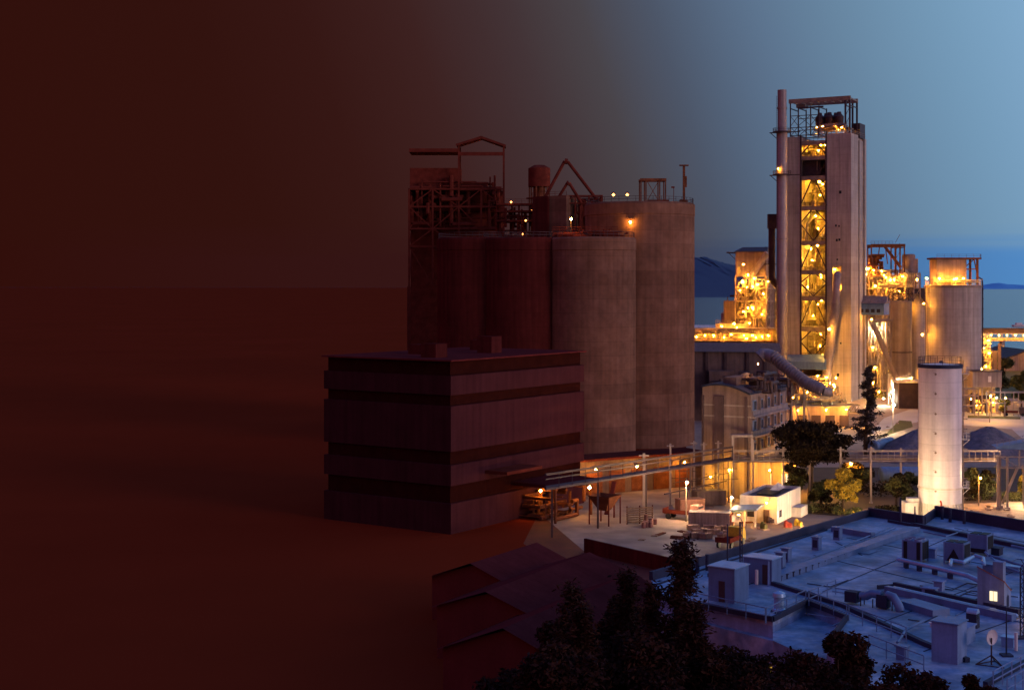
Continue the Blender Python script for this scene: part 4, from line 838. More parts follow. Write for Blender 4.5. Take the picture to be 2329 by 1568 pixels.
# ================================================================== BANDED BUILDING
C1 = Vector((xz(1328, 250), 250)); C0 = Vector((xz(1025, 218), 218)); dv = (C1 - C0).normalized(); ang = math.degrees(math.atan2(-dv.y, dv.x))
t = thing('banded_building', 'long dark building with pale and dark horizontal bands in front of the silos', 'building', (C0.x, C0.y, 0), ang); Ln = (C1 - C0).length
hz = lambda v: zv(v, 250)
bands = [(0, hz(1082), 'bandl'), (hz(1082), hz(1047), 'bandd'), (hz(1047), hz(1006), 'bandl'), (hz(1006), hz(979), 'bandd'), (hz(979), hz(889), 'bandl'), (hz(889), hz(867), 'bandd'), (hz(867), hz(829), 'bandl'), (hz(829), hz(800), 'bandd')]
for i, (a_, c_, m_) in enumerate(bands):
    o = 0 if m_ == 'bandl' else .5
    MB().box(o, Ln - o, o, 26 - o, a_, c_).build('wall_band' if m_ == 'bandl' else 'window_strip', M[m_], t)
MB().box(-.3, Ln + .3, -.3, 26.3, hz(800), hz(797)).build('roof', M['roofp'], t)
for x, y, w_, h_ in ((4, 6, 3, 2.2), (12, 14, 4, 1.6), (22, 8, 3, 2.8), (30, 16, 2.4, 1.8)): MB().box(x, x + w_, y, y + w_, hz(797), hz(797) + h_).build('roof_unit', M['concm'], t)
# canopies, hopper and machine yard at its foot
ox, oy, _ = place(1310, 1180); t = thing('packing_canopy', 'dark sagging canopy over the packing yard at the foot of the banded building', 'canopy', (ox, oy, 0), ang)
MB().box(-6, 6, 0, 12, 5.6, 6.1).build('roof', M['roofp'], t); MB().box(-14, -4, 4, 14, 8.4, 8.9).build('roof', M['rustd'], t)
for x, y, h in ((-5.5, .5, 5.6), (5.5, .5, 5.6), (5.5, 11.5, 5.6), (-5.5, 11.5, 5.6), (-13, 13, 8.4)): MB().bar((x, y, 0), (x, y, h), .3).build('post', M['rust'], t)
MB().box(-5.5, 5.5, 11, 11.4, 0, 5.4).build('back_wall', M['shedd'], t)
pipework(b := MB(), -5, 5, 1, 10, 0, 5, 34, (.1, .35), rg); b.build('machinery', M['rust'], t); lamp(t, (2.5, -1, 5), 'nad', .3); lamp(t, (-3, 5, 4.6), 'nad', .25)
ox, oy, _ = place(1375, 1190); t = thing('feed_hopper', 'rusty square hopper on legs with short sloping belt in the packing yard', 'hopper', (ox, oy, 0), ang)
MB().add([(-.7, -.7, 2.2), (.7, -.7, 2.2), (.7, .7, 2.2), (-.7, .7, 2.2), (-2, -2, 4.6), (2, -2, 4.6), (2, 2, 4.6), (-2, 2, 4.6)], [(3, 2, 1, 0), (0, 1, 5, 4), (1, 2, 6, 5), (2, 3, 7, 6), (3, 0, 4, 7)]).build('bin', M['rust'], t)
for x in (-1.8, 1.8):
    for y in (-1.8, 1.8): MB().bar((x, y, 0), (x, y, 4.3), .16).build('leg', M['rustd'], t)
MB().bar((.5, 0, 1.5), (6.5, 2, 5.8), .7, .25).bar((6, 1.8, 0), (6, 1.8, 5.4), .2).build('belt', M['rustd'], t)
ox, oy, _ = place(1400, 1120); t = thing('workshop_wall', 'olive yellow lit workshop wall under the pipe bridge below the silos', 'building', (ox, oy, 0), -30)
MB().box(-9, 20, 0, 6, 0, 6.2).build('wall', M['shedd'], t); MB().box(-9.5, 20.5, -.6, 6.5, 6.2, 6.6).build('roof', M['rustd'], t)
for i in range(5): MB().box(-6.5 + i * 5, -3 + i * 5, -.1, -.003, .1, 4.2).build('door', M['rust'], t)
lamp(t, (3, -2.4, 5), 'nad', .28); lamp(t, (14, -2.4, 5), 'na', .3); lamp(t, (-6, -2.4, 5), 'na', .24)
# ================================================================== CONCRETE OFFICE / CRUSHER HOUSE
FD = Fr(xz(1707, 254), 254, 27.5)
t = thing('crusher_house', 'weathered concrete house with curved roof and three storeys of windows right of the silos', 'building', (FD.x, FD.y, 0), 27.5)
xL, yR = FD.X(1597), FD.Y(1788); zt = FD.Z(898)
k = 10; pts = [(xL + (0 - xL) * i / k, zt + 1.6 * math.sin(math.pi * (.25 + .75 * i / k)) ** 1) for i in range(k + 1)]
b = MB(); n = len(pts)
b.add([(x, 0, 0) for x, z in pts] + [(x, 0, z) for x, z in pts] + [(x, yR, 0) for x, z in pts] + [(x, yR, z) for x, z in pts],
      [(i, i + 1, n + i + 1, n + i) for i in range(k)] + [(2 * n + i + 1, 2 * n + i, 3 * n + i, 3 * n + i + 1) for i in range(k)] + [(n + i, n + i + 1, 3 * n + i + 1, 3 * n + i) for i in range(k)] + [(0, n, 3 * n, 2 * n), (k, 2 * n + k, 3 * n + k, n + k)])
b.build('wall', M['shed'], t)
b = MB()
for (xa, za), (xc, zc) in zip(pts, pts[1:]): b.bar((xa, yR / 2, za + .2), (xc, yR / 2, zc + .2), yR + 1.2, .35)
b.build('roof', M['roofb'], t)
for ua, ub in ((1597, 1601), (1626, 1646), (1694, 1700)): MB().box(FD.X(ua), FD.X(ub), -.45, -.003, 0, zt - .3).build('pilaster', M['shedd'], t)
for v in (925, 950): MB().box(xL, 0, -.12, -.003, FD.Z(v), FD.Z(v) + .25).build('ledge', M['conc'], t)
H3 = [FD.Z(v) for v in (1040, 994, 948, 900)]
for i, (z0, z1) in enumerate(zip(H3, H3[1:])):
    MB().box(.003, .7, .2, yR, z0 - .25, z0 + .15).box(.003, .35, .2, yR, z0 + .16, z0 + 1.0).build('balcony', M['duct'], t)
    for j in range(5):
        y = 1 + j * (yR - 2) / 5
        MB().box(.003, .25, y - .1, y + 1.5, z0 + 1.1, z0 + 2.9).build('window', M['roofw'], t); MB().box(.26, .3, y + .1, y + 1.3, z0 + 1.25, z0 + 2.75).build('pane', M['glass'], t)
        if j: MB().box(.003, .5, y - .8, y - .45, z0 + 1.01, z1 - .3).build('pilaster', M['duct'], t)
MB().box(FD.X(1640), FD.X(1670), 1, 8, zt + .9, zt + 3).build('roof_house', M['shedd'], t)
rg = random.Random(14)
pipework(b := MB(), FD.X(1655), 1.5, 3, yR - 2, zt, zt + 3.2, 34, (.12, .4), rg); b.rail([(.2, 0, zt + .4), (.2, yR, zt)], 1.1, 1.5, .07); b.box(-3, -.5, yR * .3, yR * .5, zt, zt + 2.2); b.build('roof_machinery', M['steeld'], t)
q = MB(); x, y, z = FD.X(1697, 8), 8, zt + 1.8; q.lathe(x, y, [(1.7, z - 1.6), (1.7, z), (1.4, z + .9), (.8, z + 1.5), (.1, z + 1.7)], 20); q.build('dome', M['vessel'], t, smooth=True)
lamp(t, (x + 3, y - 2.4, z + 3.5), 'na', .16)
# lit lower yard walls beneath it
lamp(t, (FD.X(1660, -3), -3.5, 5.5), 'nay', .3, 5.3); lamp(t, (FD.X(1615, -3), -3, 4), 'nay', .26, 3.8); lamp(t, (3, 1.5, 5.2), 'nas', .24, 5.0); lamp(t, (3.2, 9, 3.5), 'nas', .26, 3.3)
for u in (1663, 1668): pass
t = thing('lit_annex', 'low annex with bright doorways glowing between the umbrella tree and the posts', 'building', (*place(1735, 1115)[:2], 0), 10)
MB().box(-4, 6, 0, 5, 0, 6).build('wall', M['shed'], t); MB().box(-4.4, 6.4, -.5, 5.4, 6, 6.3).build('roof', M['steeld'], t)
for i, x in enumerate((-2.6, .4, 3.4)): MB().box(x, x + 1.3, -.06, -.003, .6, 3.2).build('window', M['win'], t)
lamp(t, (-3, -2, 4.6), 'nas', .25); lamp(t, (4.8, -2, 3.6), 'na', .25)
# ================================================================== PIPE BRIDGE
def post(u, vt, vb, w, label, D=None):
    p = place(u, vb); z = zv(vt, p[1]); o = MB(); o.bar((0, 0, 0), (0, 0, z), w).box(-w * .8, w * .8, -w * .8, w * .8, 0, .3).bar((-w * 2, 0, z - .4), (w * 2, 0, z - .4), w * .6)
    q = o.build('bridge_post', M['duct'], None, loc=(p[0], p[1], 0)); return tag(q, label, 'post', 'posts along the pipe bridge')
for u, vt, vb, lb in ((1464, 1030, 1160, 'wide pale bridge post in front of the silo foot'), (1524, 1008, 1150, 'pale bridge post at the right silo edge'), (1578, 1002, 1140, 'slim bridge post left of the yellow lit wall'), (1600, 1005, 1142, 'slim bridge post before the yellow lit wall'),
    (1633, 1002, 1140, 'bridge post at the dark pilaster of the concrete house'), (1667, 988, 1140, 'bridge post carrying the tall end portal'), (1712, 1000, 1140, 'bridge post below the corner of the windowed flank'), (1781, 1016, 1140, 'bridge post left of the umbrella tree trunk'),
    (1841, 1030, 1140, 'bridge post hidden behind the umbrella tree trunk'), (1911, 1016, 1160, 'slender post rising through the yellow lit tree'), (1980, 1015, 1144, 'pale post right of the yellow lit tree'), (2048, 1018, 1120, 'pale post above the round bush left of the white tank')):
    post(u, vt, vb, .3 if u != 1464 else .42, lb)
rg = random.Random(17)
for i in range(7):
    u, v = 1545 + i * 19 + rg.uniform(-4, 4), rg.uniform(1118, 1148); p = place(u, v); h_ = rg.uniform(4, 8); o = MB().bar((0, 0, 0), (0, 0, h_), .14).bar((-1.6, 0, h_ * .8), (1.6, 0, h_ * .8), .1).bar((-1.4, 0, h_ * .55), (1.8, 0, h_ * .55), .1).build('pipe_stand', M['steeld'], None, loc=(p[0], p[1], 0)); tag(o, 'thin dark pipe stand with two cross arms before the yellow lit wall', 'post', 'thin pipe stands before the lit wall')
t = thing('pipe_bridge', 'long horizontal pipe bridge with railing crossing behind the white tank', 'pipe bridge', (xz(1665, 251), 251, 0), 0)
L_ = xz(2275, 251) - xz(1665, 251); zb = zv(1046, 251)
b = MB()
for y in (0, 1.5): b.box(0, L_, y - .1, y + .1, zb - .25, zb); b.box(0, L_, y - .06, y + .06, zb + 1.5, zb + 1.65)
i = 0
while i * 1.1 < L_: b.bar((i * 1.1, 0, zb), (i * 1.1, 0, zb + 1.5), .09); i += 1
b.build('truss', M['duct'], t)
b = MB(); b.tube([(0, .4, zb + .25), (L_, .4, zb + .25)], .2, 8).tube([(0, 1, zb + .3), (L_, 1, zb + .3)], .25, 8).tube([(0, 1.3, zb + .7), (L_, 1.3, zb + .7)], .12, 8); b.build('pipe', M['steel'], t)
MB().box(0, L_, -.3, 1.8, zb - .3, zb - .26).build('walkway', M['steeld'], t)
MB().bar((0, 0, zb), (0, 0, zb + 4.2), .3).bar((3.4, 0, zb), (3.4, 0, zb + 4.2), .3).bar((0, 0, zb + 4.2), (3.4, 0, zb + 4.2), .3).bar((0, 1.5, zb + 4.2), (3.4, 1.5, zb + 4.2), .3).box(-.2, 3.6, -.2, 1.7, zb + 4.3, zb + 4.5).build('portal', M['duct'], t)
e0 = Vector((xz(1665, 251), 251, zb)); e1 = Vector((xz(1240, 214), 214, zb)); t = thing('pipe_rack', 'dark pipe rack running down to the left past the foot of the silos', 'pipe rack', (e0.x, e0.y, 0), 0)
b = MB(); d = e1 - e0
for off, r in ((0, .22), (.7, .16), (1.3, .3)): b.tube([(0, off, zb + .2), (d.x, d.y + off, zb + .2)], r, 8)
for dz in (1.7, 2.4, .1): b.bar((0, -.3, zb + dz), (d.x, d.y - .3, zb + dz), .18 if dz < 2 else .3)
for i in range(16): f = i / 16; b.bar((d.x * f, d.y * f - .3, zb), (d.x * f, d.y * f - .3, zb + 2.4), .12)
b.tube([(-1, 0, zb - 3.6), (d.x * .4, d.y * .4, zb - 3.8)], .12, 6).bar((0, .5, zb - 2.2), (d.x * .35, d.y * .35, zb - 2.2), .1)
for f in (.25, .5, .75, .97): b.bar((d.x * f, d.y * f + .4, 0), (d.x * f, d.y * f + .4, zb), .3)
b.build('pipe', M['steeld'], t)
# trestle at the right edge
ox, oy, _ = place(2268, 1158); t = thing('conveyor_trestle', 'pale trestle with inclined conveyor end at the right edge of the picture', 'conveyor', (ox, oy, 0), 8)
z0, z1 = zv(1036, oy), zv(1062, oy)
for x, y in ((0, 0), (.7, 1.6), (1.6, 0)): MB().bar((x, y, 0), (x, y, z0), .32).box(x - .4, x + .4, y - .4, y + .4, 0, .5).build('leg', M['duct'], t)
b = MB(); b.box(-.2, 14, -.1, .1, z0 - .2, z0); b.box(-.2, 14, -.1, .1, z1 - .15, z1); b.box(-.2, 14, 1.5, 1.7, z1 - .15, z1); b.bar((.2, 0, z0), (3.6, 0, z1), .16); b.bar((3.6, 0, z1), (7, 0, z0), .16)
for x in (3.6, 5.5, 9): b.bar((x, 0, z1), (x, 0, z0 + 1), .22)
b.bar((3.4, .6, z1), (.9, .6, 1), .4); b.build('truss', M['duct'], t)
MB().add([(-.5, -1, z0 + 1.6), (14, -1, z0 + 4.5), (14, 3, z0 + 4.5), (-.5, 3, z0 + 1.6), (-.5, -1, z0 + 1.3), (14, -1, z0 + 1.2)], [(0, 1, 2, 3), (0, 4, 5, 1)]).build('cover', M['roofe'], t)
b = MB(); b.rail([(-.3, -.9, z0 + 1.7), (6, -.9, z0 + 3)], 1, 1, .06); b.build('railing', M['duct'], t); b = MB(); b.bar((1.5, 0, 0), (1.5, 0, z1), .15); MB().bar((4.4, 1, 0), (4.4, 1, z1), .18).build('prop', M['duct'], t); MB().bar((6.5, 1, 0), (6.5, 1, z1), .18).build('prop', M['duct'], t); b.build('prop', M['duct'], t)
def street_lamp(u, v, h, kind, r, label, a=0):
    p = place(u, v); t = thing('street_lamp', label, 'lamp post', (p[0], p[1], 0), a, 'flood lamp posts')
    MB().tube([(0, 0, 0), (0, 0, h)], .12, 8, .07).build('pole', M['steel'], t); lamp(t, (0, -1.0, h - .55), kind, r); return t
street_lamp(2356, 1150, 5, 'naw', .5, 'bright flood lamp just outside the right edge lighting the dirt lot'); street_lamp(2120, 1222, 3.2, 'naw', .5, 'low flood lamp at the foot of the white tank behind the roof edge'); street_lamp(1905, 1216, 1.3, 'naw', .42, 'low flood lamp added out of sight behind the big roof corner')  # roof corner lamp is added unseen to light the yard
street_lamp(2225, 1150, 5.5, 'na', .3, 'lamp post between the white tank and the trestle'); street_lamp(1662, 1176, 4, 'naw', .18, 'lamp post beside the white utility building'); street_lamp(1932, 1120, 6, 'nas', .34, 'lamp post behind the yellow green tree'); street_lamp(1944, 1201, 1.2, 'naw', .36, 'short lamp added in front of the yellow green tree')  # short front lamp is added to gild the yellow green tree
street_lamp(1560, 1185, 7, 'naw', .3, 'slim lamp post beside the parked dark truck'); street_lamp(1840, 1120, 5, 'nas', .3, 'lamp post under the umbrella tree')
street_lamp(2030, 985, 8, 'mh', .36, 'white flood lamp on the road beside the conifer'); street_lamp(2250, 960, 8, 'nas', .4, 'lamp post on the far road right of the white tank')
street_lamp(1420, 1480, 5, 'nad', .2, 'small lamp shining between the dark foreground trees')
# ================================================================== WHITE UTILITY BUILDING
FW = Fr(xz(1766.7, 227.5), 227.5, 27)
t = thing('utility_building', 'cream flat roofed utility building with porch on the lit yard', 'building', (FW.x, FW.y, 0), 27)
xL, yR, zt = FW.X(1682), FW.Y(1820), FW.Z(1137); 
MB().box(xL, 0, 0, yR, 0, zt).build('wall', M['wall'], t)
b = MB(); b.box(xL, 0, 0, .25, zt, zt + .5); b.box(xL, 0, yR - .25, yR, zt, zt + .5); b.box(xL, xL + .25, .25, yR - .25, zt, zt + .5); b.box(-.25, 0, .25, yR - .25, zt, zt + .5); b.build('parapet', M['wall'], t)
MB().box(xL + .26, -.26, .26, yR - .26, zt, zt + .06).build('roof', M['shedd'], t)
MB().box(xL * .72, xL * .3, yR * .25, yR * .6, zt + .06, zt + .4).build('roof_opening', M['black'], t)
MB().add([(xL * .6, yR * .6, zt + .4), (xL * .35, yR * .6, zt + .4), (xL * .35, yR * .9, zt + .4), (xL * .6, yR * .9, zt + .4), (xL * .47, yR * .75, zt + 1.5)], [(0, 1, 4), (1, 2, 4), (2, 3, 4), (3, 0, 4)]).build('roof_cowl', M['wall'], t)
xp0, xp1 = FW.X(1674, -4), FW.X(1766, -2)
zp = zt - 1.0
MB().add([(xL - .6, -4.4, zp - .5), (xL * .35, -4.4, zp + .1), (xL * .35, -.003, zp + .3), (xL - .6, -.003, zp - .2), (xL - .6, -4.4, zp - .8), (xL * .35, -4.4, zp - .25), (xL * .35, -.003, zp - .05), (xL - .6, -.003, zp - .5)], [(0, 1, 2, 3), (7, 6, 5, 4), (0, 4, 5, 1), (1, 5, 6, 2), (3, 7, 4, 0)]).build('porch_roof', M['roofe'], t)
for x in (xL - .2, xL * .66, xL * .38): MB().bar((x, -4.1, 0), (x, -4.1, zp - .3), .24).build('porch_post', M['wall'], t)
MB().box(xL * .36, xL * .2, -.08, -.003, 0, 2.2).build('door', M['shedd'], t); MB().box(.003, .08, 1.2, 2.4, .9, 2).build('window', M['glass'], t); MB().box(xL * .8, xL * .6, -.08, -.003, .9, 2).build('window', M['glass'], t); MB().box(.003, 1.6, yR * .6, yR * .9, 0, 1.6).build('lean_to', M['wall'], t)
lamp(t, (xL * .75, -5.2, zp - .9), 'na', .16); lamp(t, (xL * .2, -1.5, zt - .3), 'na', .17)
# ================================================================== YARD CLUTTER
rg = random.Random(77)
t = thing('fence_panel_stack', 'stack of slatted fence panels leaning beside the barrel pile', 'fence panels', (*place(1455, 1190)[:2], 0), -18)
b = MB()
for i in range(7): b.box(-2.3, 2.3, -.06, .06, .25 + i * .36, .47 + i * .36)
for x in (-2.2, 0, 2.2): MB().bar((x, .12, 0), (x, .12, 2.9), .14).build('upright', M['rustd'], t); b.build('slat_panel', M['crate'], t)
drum0 = None
BL = ['front row', 'second row', 'third row']
for i in range(22):
    u = 1476 + rg.uniform(-14, 20); v = 1192 + rg.uniform(-4, 8); p = place(u, v); z = 0 if i < 14 else .9
    if drum0 is None: b = MB(); b.lathe(0, 0, [(.29, 0), (.3, .03), (.3, .3), (.32, .32), (.3, .34), (.3, .6), (.32, .62), (.3, .64), (.3, .87), (.27, .9)], 14); o = drum0 = b.build('oil_drum', M['drum'], smooth=True)
    else: o = drum0.copy(); sc.collection.objects.link(o)
    if z: o.location = (prev[0], prev[1], .9)
    else: o.location = (p[0], p[1], 0)
    prev = o.location.copy(); tag(o, 'rusty oil drum in the loose pile beside the fence panels', 'drum', 'oil drums piled on the yard')
crate0 = None
for r_ in range(4):
    for c_ in range(8):
        if rg.random() < .12: continue
        p = place(1562 + c_ * 12.5 + r_ * 4 + rg.uniform(-2, 2), 1222 - r_ * 9 + c_ * .5 + rg.uniform(-1, 1))
        if crate0 is None:
            crate0 = thing('pallet_crate', '', 'crate'); b = MB()
            for k in range(4): b.box(-.5, .5, -.5, -.46, .12 + k * .2, .27 + k * .2); b.box(-.5, .5, .46, .5, .12 + k * .2, .27 + k * .2); b.box(.46, .5, -.45, .45, .12 + k * .2, .27 + k * .2); b.box(-.5, -.46, -.45, .45, .12 + k * .2, .27 + k * .2)
            b.build('slat_panel', M['crate'], crate0); MB().box(-.44, .44, -.44, .44, .1, .8).build('load', M['drum'], crate0); o = crate0
        else:
            o = crate0.copy(); sc.collection.objects.link(o)
            for ch in crate0.children: q = ch.copy(); sc.collection.objects.link(q); q.parent = o
        o.location = (p[0], p[1], 0); o.rotation_euler = (0, 0, rg.uniform(-.3, .3)); tag(o, 'open wooden crate in the %s row of the crate field on the yard' % ('front', 'second', 'third', 'back')[r_], 'crate', 'wooden crates set out in rows on the yard')
def container(label, u, v, L_, W, h, a, m, nm='shipping_container', cat='container'):
    p = place(u, v); t = thing(nm, label, cat, (p[0], p[1], 0), a); MB().box(-L_ / 2, L_ / 2, 0, W, .15, h).build('body', m, t)
    b = MB(); n = int(L_ / .5)
    for i in range(n): x = -L_ / 2 + (i + .5) * L_ / n; b.box(x - .08, x + .08, -.06, -.003, .3, h - .2)
    b.box(-L_ / 2 - .03, L_ / 2 + .03, -.1, W + .1, h + .003, h + .12); b.build('rib', m, t); MB().box(L_ / 2 + .003, L_ / 2 + .06, .2, W - .2, .3, h - .2).build('door', M['rustd'], t)
container('pale site container behind the crate field', 1612, 1200, 6.5, 2.4, 2.3, 14, M['shed']); container('purple grey container under the pipe bridge posts', 1618, 1150, 5.5, 2.4, 2.5, -18, M['shedd']); container('rusty container left of the purple grey one', 1575, 1166, 4.5, 2.2, 2.2, -18, M['drum'])
def truck(label, u, v, a, m):
    p = place(u, v); t = thing('flatbed_truck', label, 'truck', (p[0], p[1], 0), a)
    MB().add([(1.4, -1.1, .6), (3.2, -1.1, .6), (3.2, 1.1, .6), (1.4, 1.1, .6), (1.4, -1.1, 2.5), (2.7, -1.05, 2.5), (2.7, 1.05, 2.5), (1.4, 1.1, 2.5), (3.2, -1.1, 1.5), (3.2, 1.1, 1.5)], [(3, 2, 1, 0), (0, 1, 8, 5, 4), (3, 7, 6, 9, 2), (1, 2, 9, 8), (8, 9, 6, 5), (4, 5, 6, 7), (0, 4, 7, 3)]).build('cab', m, t)
    MB().box(-3.4, 1.3, -1.15, 1.15, .95, 1.15).box(-3.4, -3.3, -1.15, 1.15, 1.15, 1.7).box(-3.3, 1.3, -1.15, -1.08, 1.15, 1.6).build('bed', M['rustd'], t); MB().box(2.72, 2.95, -.95, .95, 1.6, 2.3).build('windscreen', M['glass'], t)
    for x in (-2.4, 2.2):
        for y in (-1, 1): MB().tube([(x, y - .15, .48), (x, y + .15, .48)], .48, 16).build('wheel', M['black'], t, smooth=True)
    return t
truck('small dark truck parked on the yard below the container', 1556, 1180, 30, M['drum']); truck('yellow flatbed truck at the near edge of the yard', 1662, 1240, -60, M['yel'])
for i, (u, v, lb) in enumerate(((1750, 1190, 'dark machine part on a pallet right of the porch'), (1790, 1200, 'red brown machine part on a pallet before the cream wall'), (1813, 1196, 'yellowish machine part at the right end of the cream building'), (1735, 1203, 'green machine part under the porch roof'))):
    p = place(u, v); t = thing('palletised_machine', lb, 'machine', (p[0], p[1], 0), i * 20); MB().box(-.8, .8, -.6, .6, 0, .15).build('pallet', M['crate'], t)
    MB().lathe(-.2, 0, [(.35, .15), (.4, .5), (.3, 1.0), (.15, 1.2)], 12).box(.2, .7, -.3, .3, .16, .8).tube([(-.2, 0, .9), (.5, 0, .9), (.5, 0, .5)], .09, 6).build('pump', (M['steeld'], M['red'], M['yel'], M['lf_g2'])[i], t)
# gable sheds, lower left middle
def gable(label, pA, pB, wdt, zr, ze, roofm=M['roofp'], wallm=M['maroon']):
    a = Vector(place(*pA, zr)[:2]); c = Vector(place(*pB, zr)[:2]); d = (c - a).normalized(); an = math.degrees(math.atan2(-d.y, d.x)); L_ = (c - a).length
    t = thing('warehouse', label, 'warehouse', (a.x, a.y, 0), an, 'low gabled warehouses in the dark foreground'); w2 = wdt / 2
    MB().add([(0, -w2, 0), (L_, -w2, 0), (L_, w2, 0), (0, w2, 0), (0, -w2, ze), (L_, -w2, ze), (L_, w2, ze), (0, w2, ze), (0, 0, zr - .3), (L_, 0, zr - .3)], [(0, 1, 5, 4), (2, 3, 7, 6), (1, 2, 6, 9, 5), (3, 0, 4, 8, 7)]).build('wall', wallm, t)
    MB().add([(-.6, -w2 - .6, ze - .3), (L_ + .6, -w2 - .6, ze - .3), (L_ + .6, 0, zr), (-.6, 0, zr), (-.6, w2 + .6, ze - .3), (L_ + .6, w2 + .6, ze - .3), (-.6, -w2 - .6, ze - .5), (L_ + .6, -w2 - .6, ze - .5), (L_ + .6, 0, zr - .25), (L_ + .6, w2 + .6, ze - .5)], [(0, 1, 2, 3), (3, 2, 5, 4), (0, 6, 7, 1), (1, 7, 8, 2), (2, 8, 9, 5)]).build('roof', roofm, t)
gable('farthest of the dark gabled warehouses beside the packing yard', (1075, 1278), (1215, 1234), 11, 7, 5); gable('middle gabled warehouse with a pale verge line', (1110, 1342), (1335, 1256), 12, 7.5, 5.5); gable('nearest long warehouse roof running under the foreground trees', (1150, 1424), (1432, 1304), 13, 8, 5.5)
p = place(1420, 1250); t = thing('boundary_wall', 'long dark boundary wall between the warehouses and the lit yard', 'wall', (p[0], p[1], 0), 0); q0, q1 = Vector(place(1330, 1255)), Vector(place(1560, 1310)); q0 -= Vector(p); q1 -= Vector(p); MB().bar(q0 + Vector((0, 0, 1)), q1 + Vector((0, 0, 1)), .4, 2).build('wall', M['concm'], t)
rg = random.Random(92)
pal0 = None
for i in range(16):
    u, v = rg.choice(((rg.uniform(1440, 1560), rg.uniform(1200, 1265)), (rg.uniform(1520, 1660), rg.uniform(1140, 1175)), (rg.uniform(1690, 1800), rg.uniform(1215, 1232)), (rg.uniform(1640, 1700), rg.uniform(1235, 1262)))); p = place(u, v)
    if pal0 is None:
        pal0 = thing('pallet', '', 'pallet'); b = MB()
        for k in range(5): b.box(-.6, .6, -.5 + k * .22, -.38 + k * .22, .12, .15)
        b.build('top_boards', M['crate'], pal0)
        for x in (-.55, 0, .45): MB().box(x, x + .1, -.5, .5, 0, .119).build('runner', M['crate'], pal0)
        o = pal0
    else:
        o = pal0.copy(); sc.collection.objects.link(o)
        for ch in pal0.children: q = ch.copy(); sc.collection.objects.link(q); q.parent = o
    o.location = (p[0], p[1], 0.01); o.rotation_euler = (0, 0, rg.uniform(0, 3)); tag(o, 'empty wooden pallet lying loose on the lit yard', 'pallet', 'loose pallets on the yard')
for i in range(9):
    p = place(rg.uniform(1500, 1700), rg.uniform(1150, 1250)); q = MB(); n_ = rg.randint(3, 7); a_ = rg.uniform(0, 3)
    L_ = rg.uniform(1.5, 3); dx, dy = math.cos(a_), math.sin(a_)
    for k in range(n_): ox_ = (k % 4) * .22; oz_ = .11 + (k // 4) * .2; q.tube([(-dx * L_ / 2 - dy * ox_, -dy * L_ / 2 + dx * ox_, oz_), (dx * L_ / 2 - dy * ox_, dy * L_ / 2 + dx * ox_, oz_)], .11, 7)
    o = q.build('pipe_bundle', M['rust'], None, loc=(p[0], p[1], 0.01)); tag(o, 'bundle of rusty pipes lying on the lit yard', 'pipes', 'pipe bundles on the yard')
for i in range(14):
    p = place(rg.uniform(1545, 1640), rg.uniform(1162, 1182)); s_ = rg.uniform(.5, .8)
    o = MB().ring(0, 0, s_ * .55, s_, 0, s_ * .5, 16).build('tyre', M['black'], None, smooth=True, loc=(p[0], p[1], 0.01)); tag(o, 'old black tyre dumped among the containers', 'tyre', 'old tyres among the containers')
rg = random.Random(91)
ox, oy, _ = place(1800, 968); t = thing('blower_house', 'low lit blower house with dark doorways at the tower foot above the umbrella tree', 'shed', (ox, oy, 0), 6)
w_ = xz(1925, oy) - ox; MB().box(0, w_, 0, 7, 0, 5.2).build('wall', M['shed'], t); MB().box(-.5, w_ + .5, -1.2, 7.4, 5.2, 5.6).build('roof', M['steel'], t)
for i in range(4): MB().box(1.5 + i * w_ / 4, 4 + i * w_ / 4, -.08, -.003, .05, 3).build('door', M['steeld'], t)
pipework(b := MB(), 0, w_, .5, 6, 5.6, 8.5, 40, (.12, .4), rg); b.build('pipework', M['vessel'], t)
lamp(t, (w_ * .1, -2, 4.4), 'nas', .26); lamp(t, (w_ * .6, -2, 4.6), 'na', .26); lamp(t, (w_ * .95, -2.5, 4.8), 'nas', .3)
for i in range(26):
    u, v = rg.choice(((rg.uniform(2195, 2330), rg.uniform(935, 952)), (rg.uniform(1985, 2060), rg.uniform(948, 975)), (rg.uniform(1985, 2090), rg.uniform(1150, 1178)), (rg.uniform(2190, 2320), rg.uniform(1150, 1185)))); p = place(u, v); s_b = rg.uniform(.25, .7); b = MB()
    vs = [Vector((rg.gauss(0, 1), rg.gauss(0, 1), rg.gauss(0, 1))).normalized() * s_b * rg.uniform(.7, 1.1) for _ in range(14)]; bm_ = bmesh.new(); [bm_.verts.new((q.x * 1.3, q.y, max(-.05, q.z * .7 + s_b * .35))) for q in vs]; bmesh.ops.convex_hull(bm_, input=bm_.verts); me_ = bpy.data.meshes.new('rubble_block'); bm_.to_mesh(me_); bm_.free(); me_.materials.append(M['sand'])
    o = bpy.data.objects.new('rubble_block', me_); sc.collection.objects.link(o); o.location = (p[0], p[1], 0); tag(o, 'rough rubble block lying loose on the lit dirt', 'stone', 'rubble blocks on the lit dirt')
truck('dark flatbed truck parked on the far road at the right edge', 2306, 945, 10, M['shedd'])
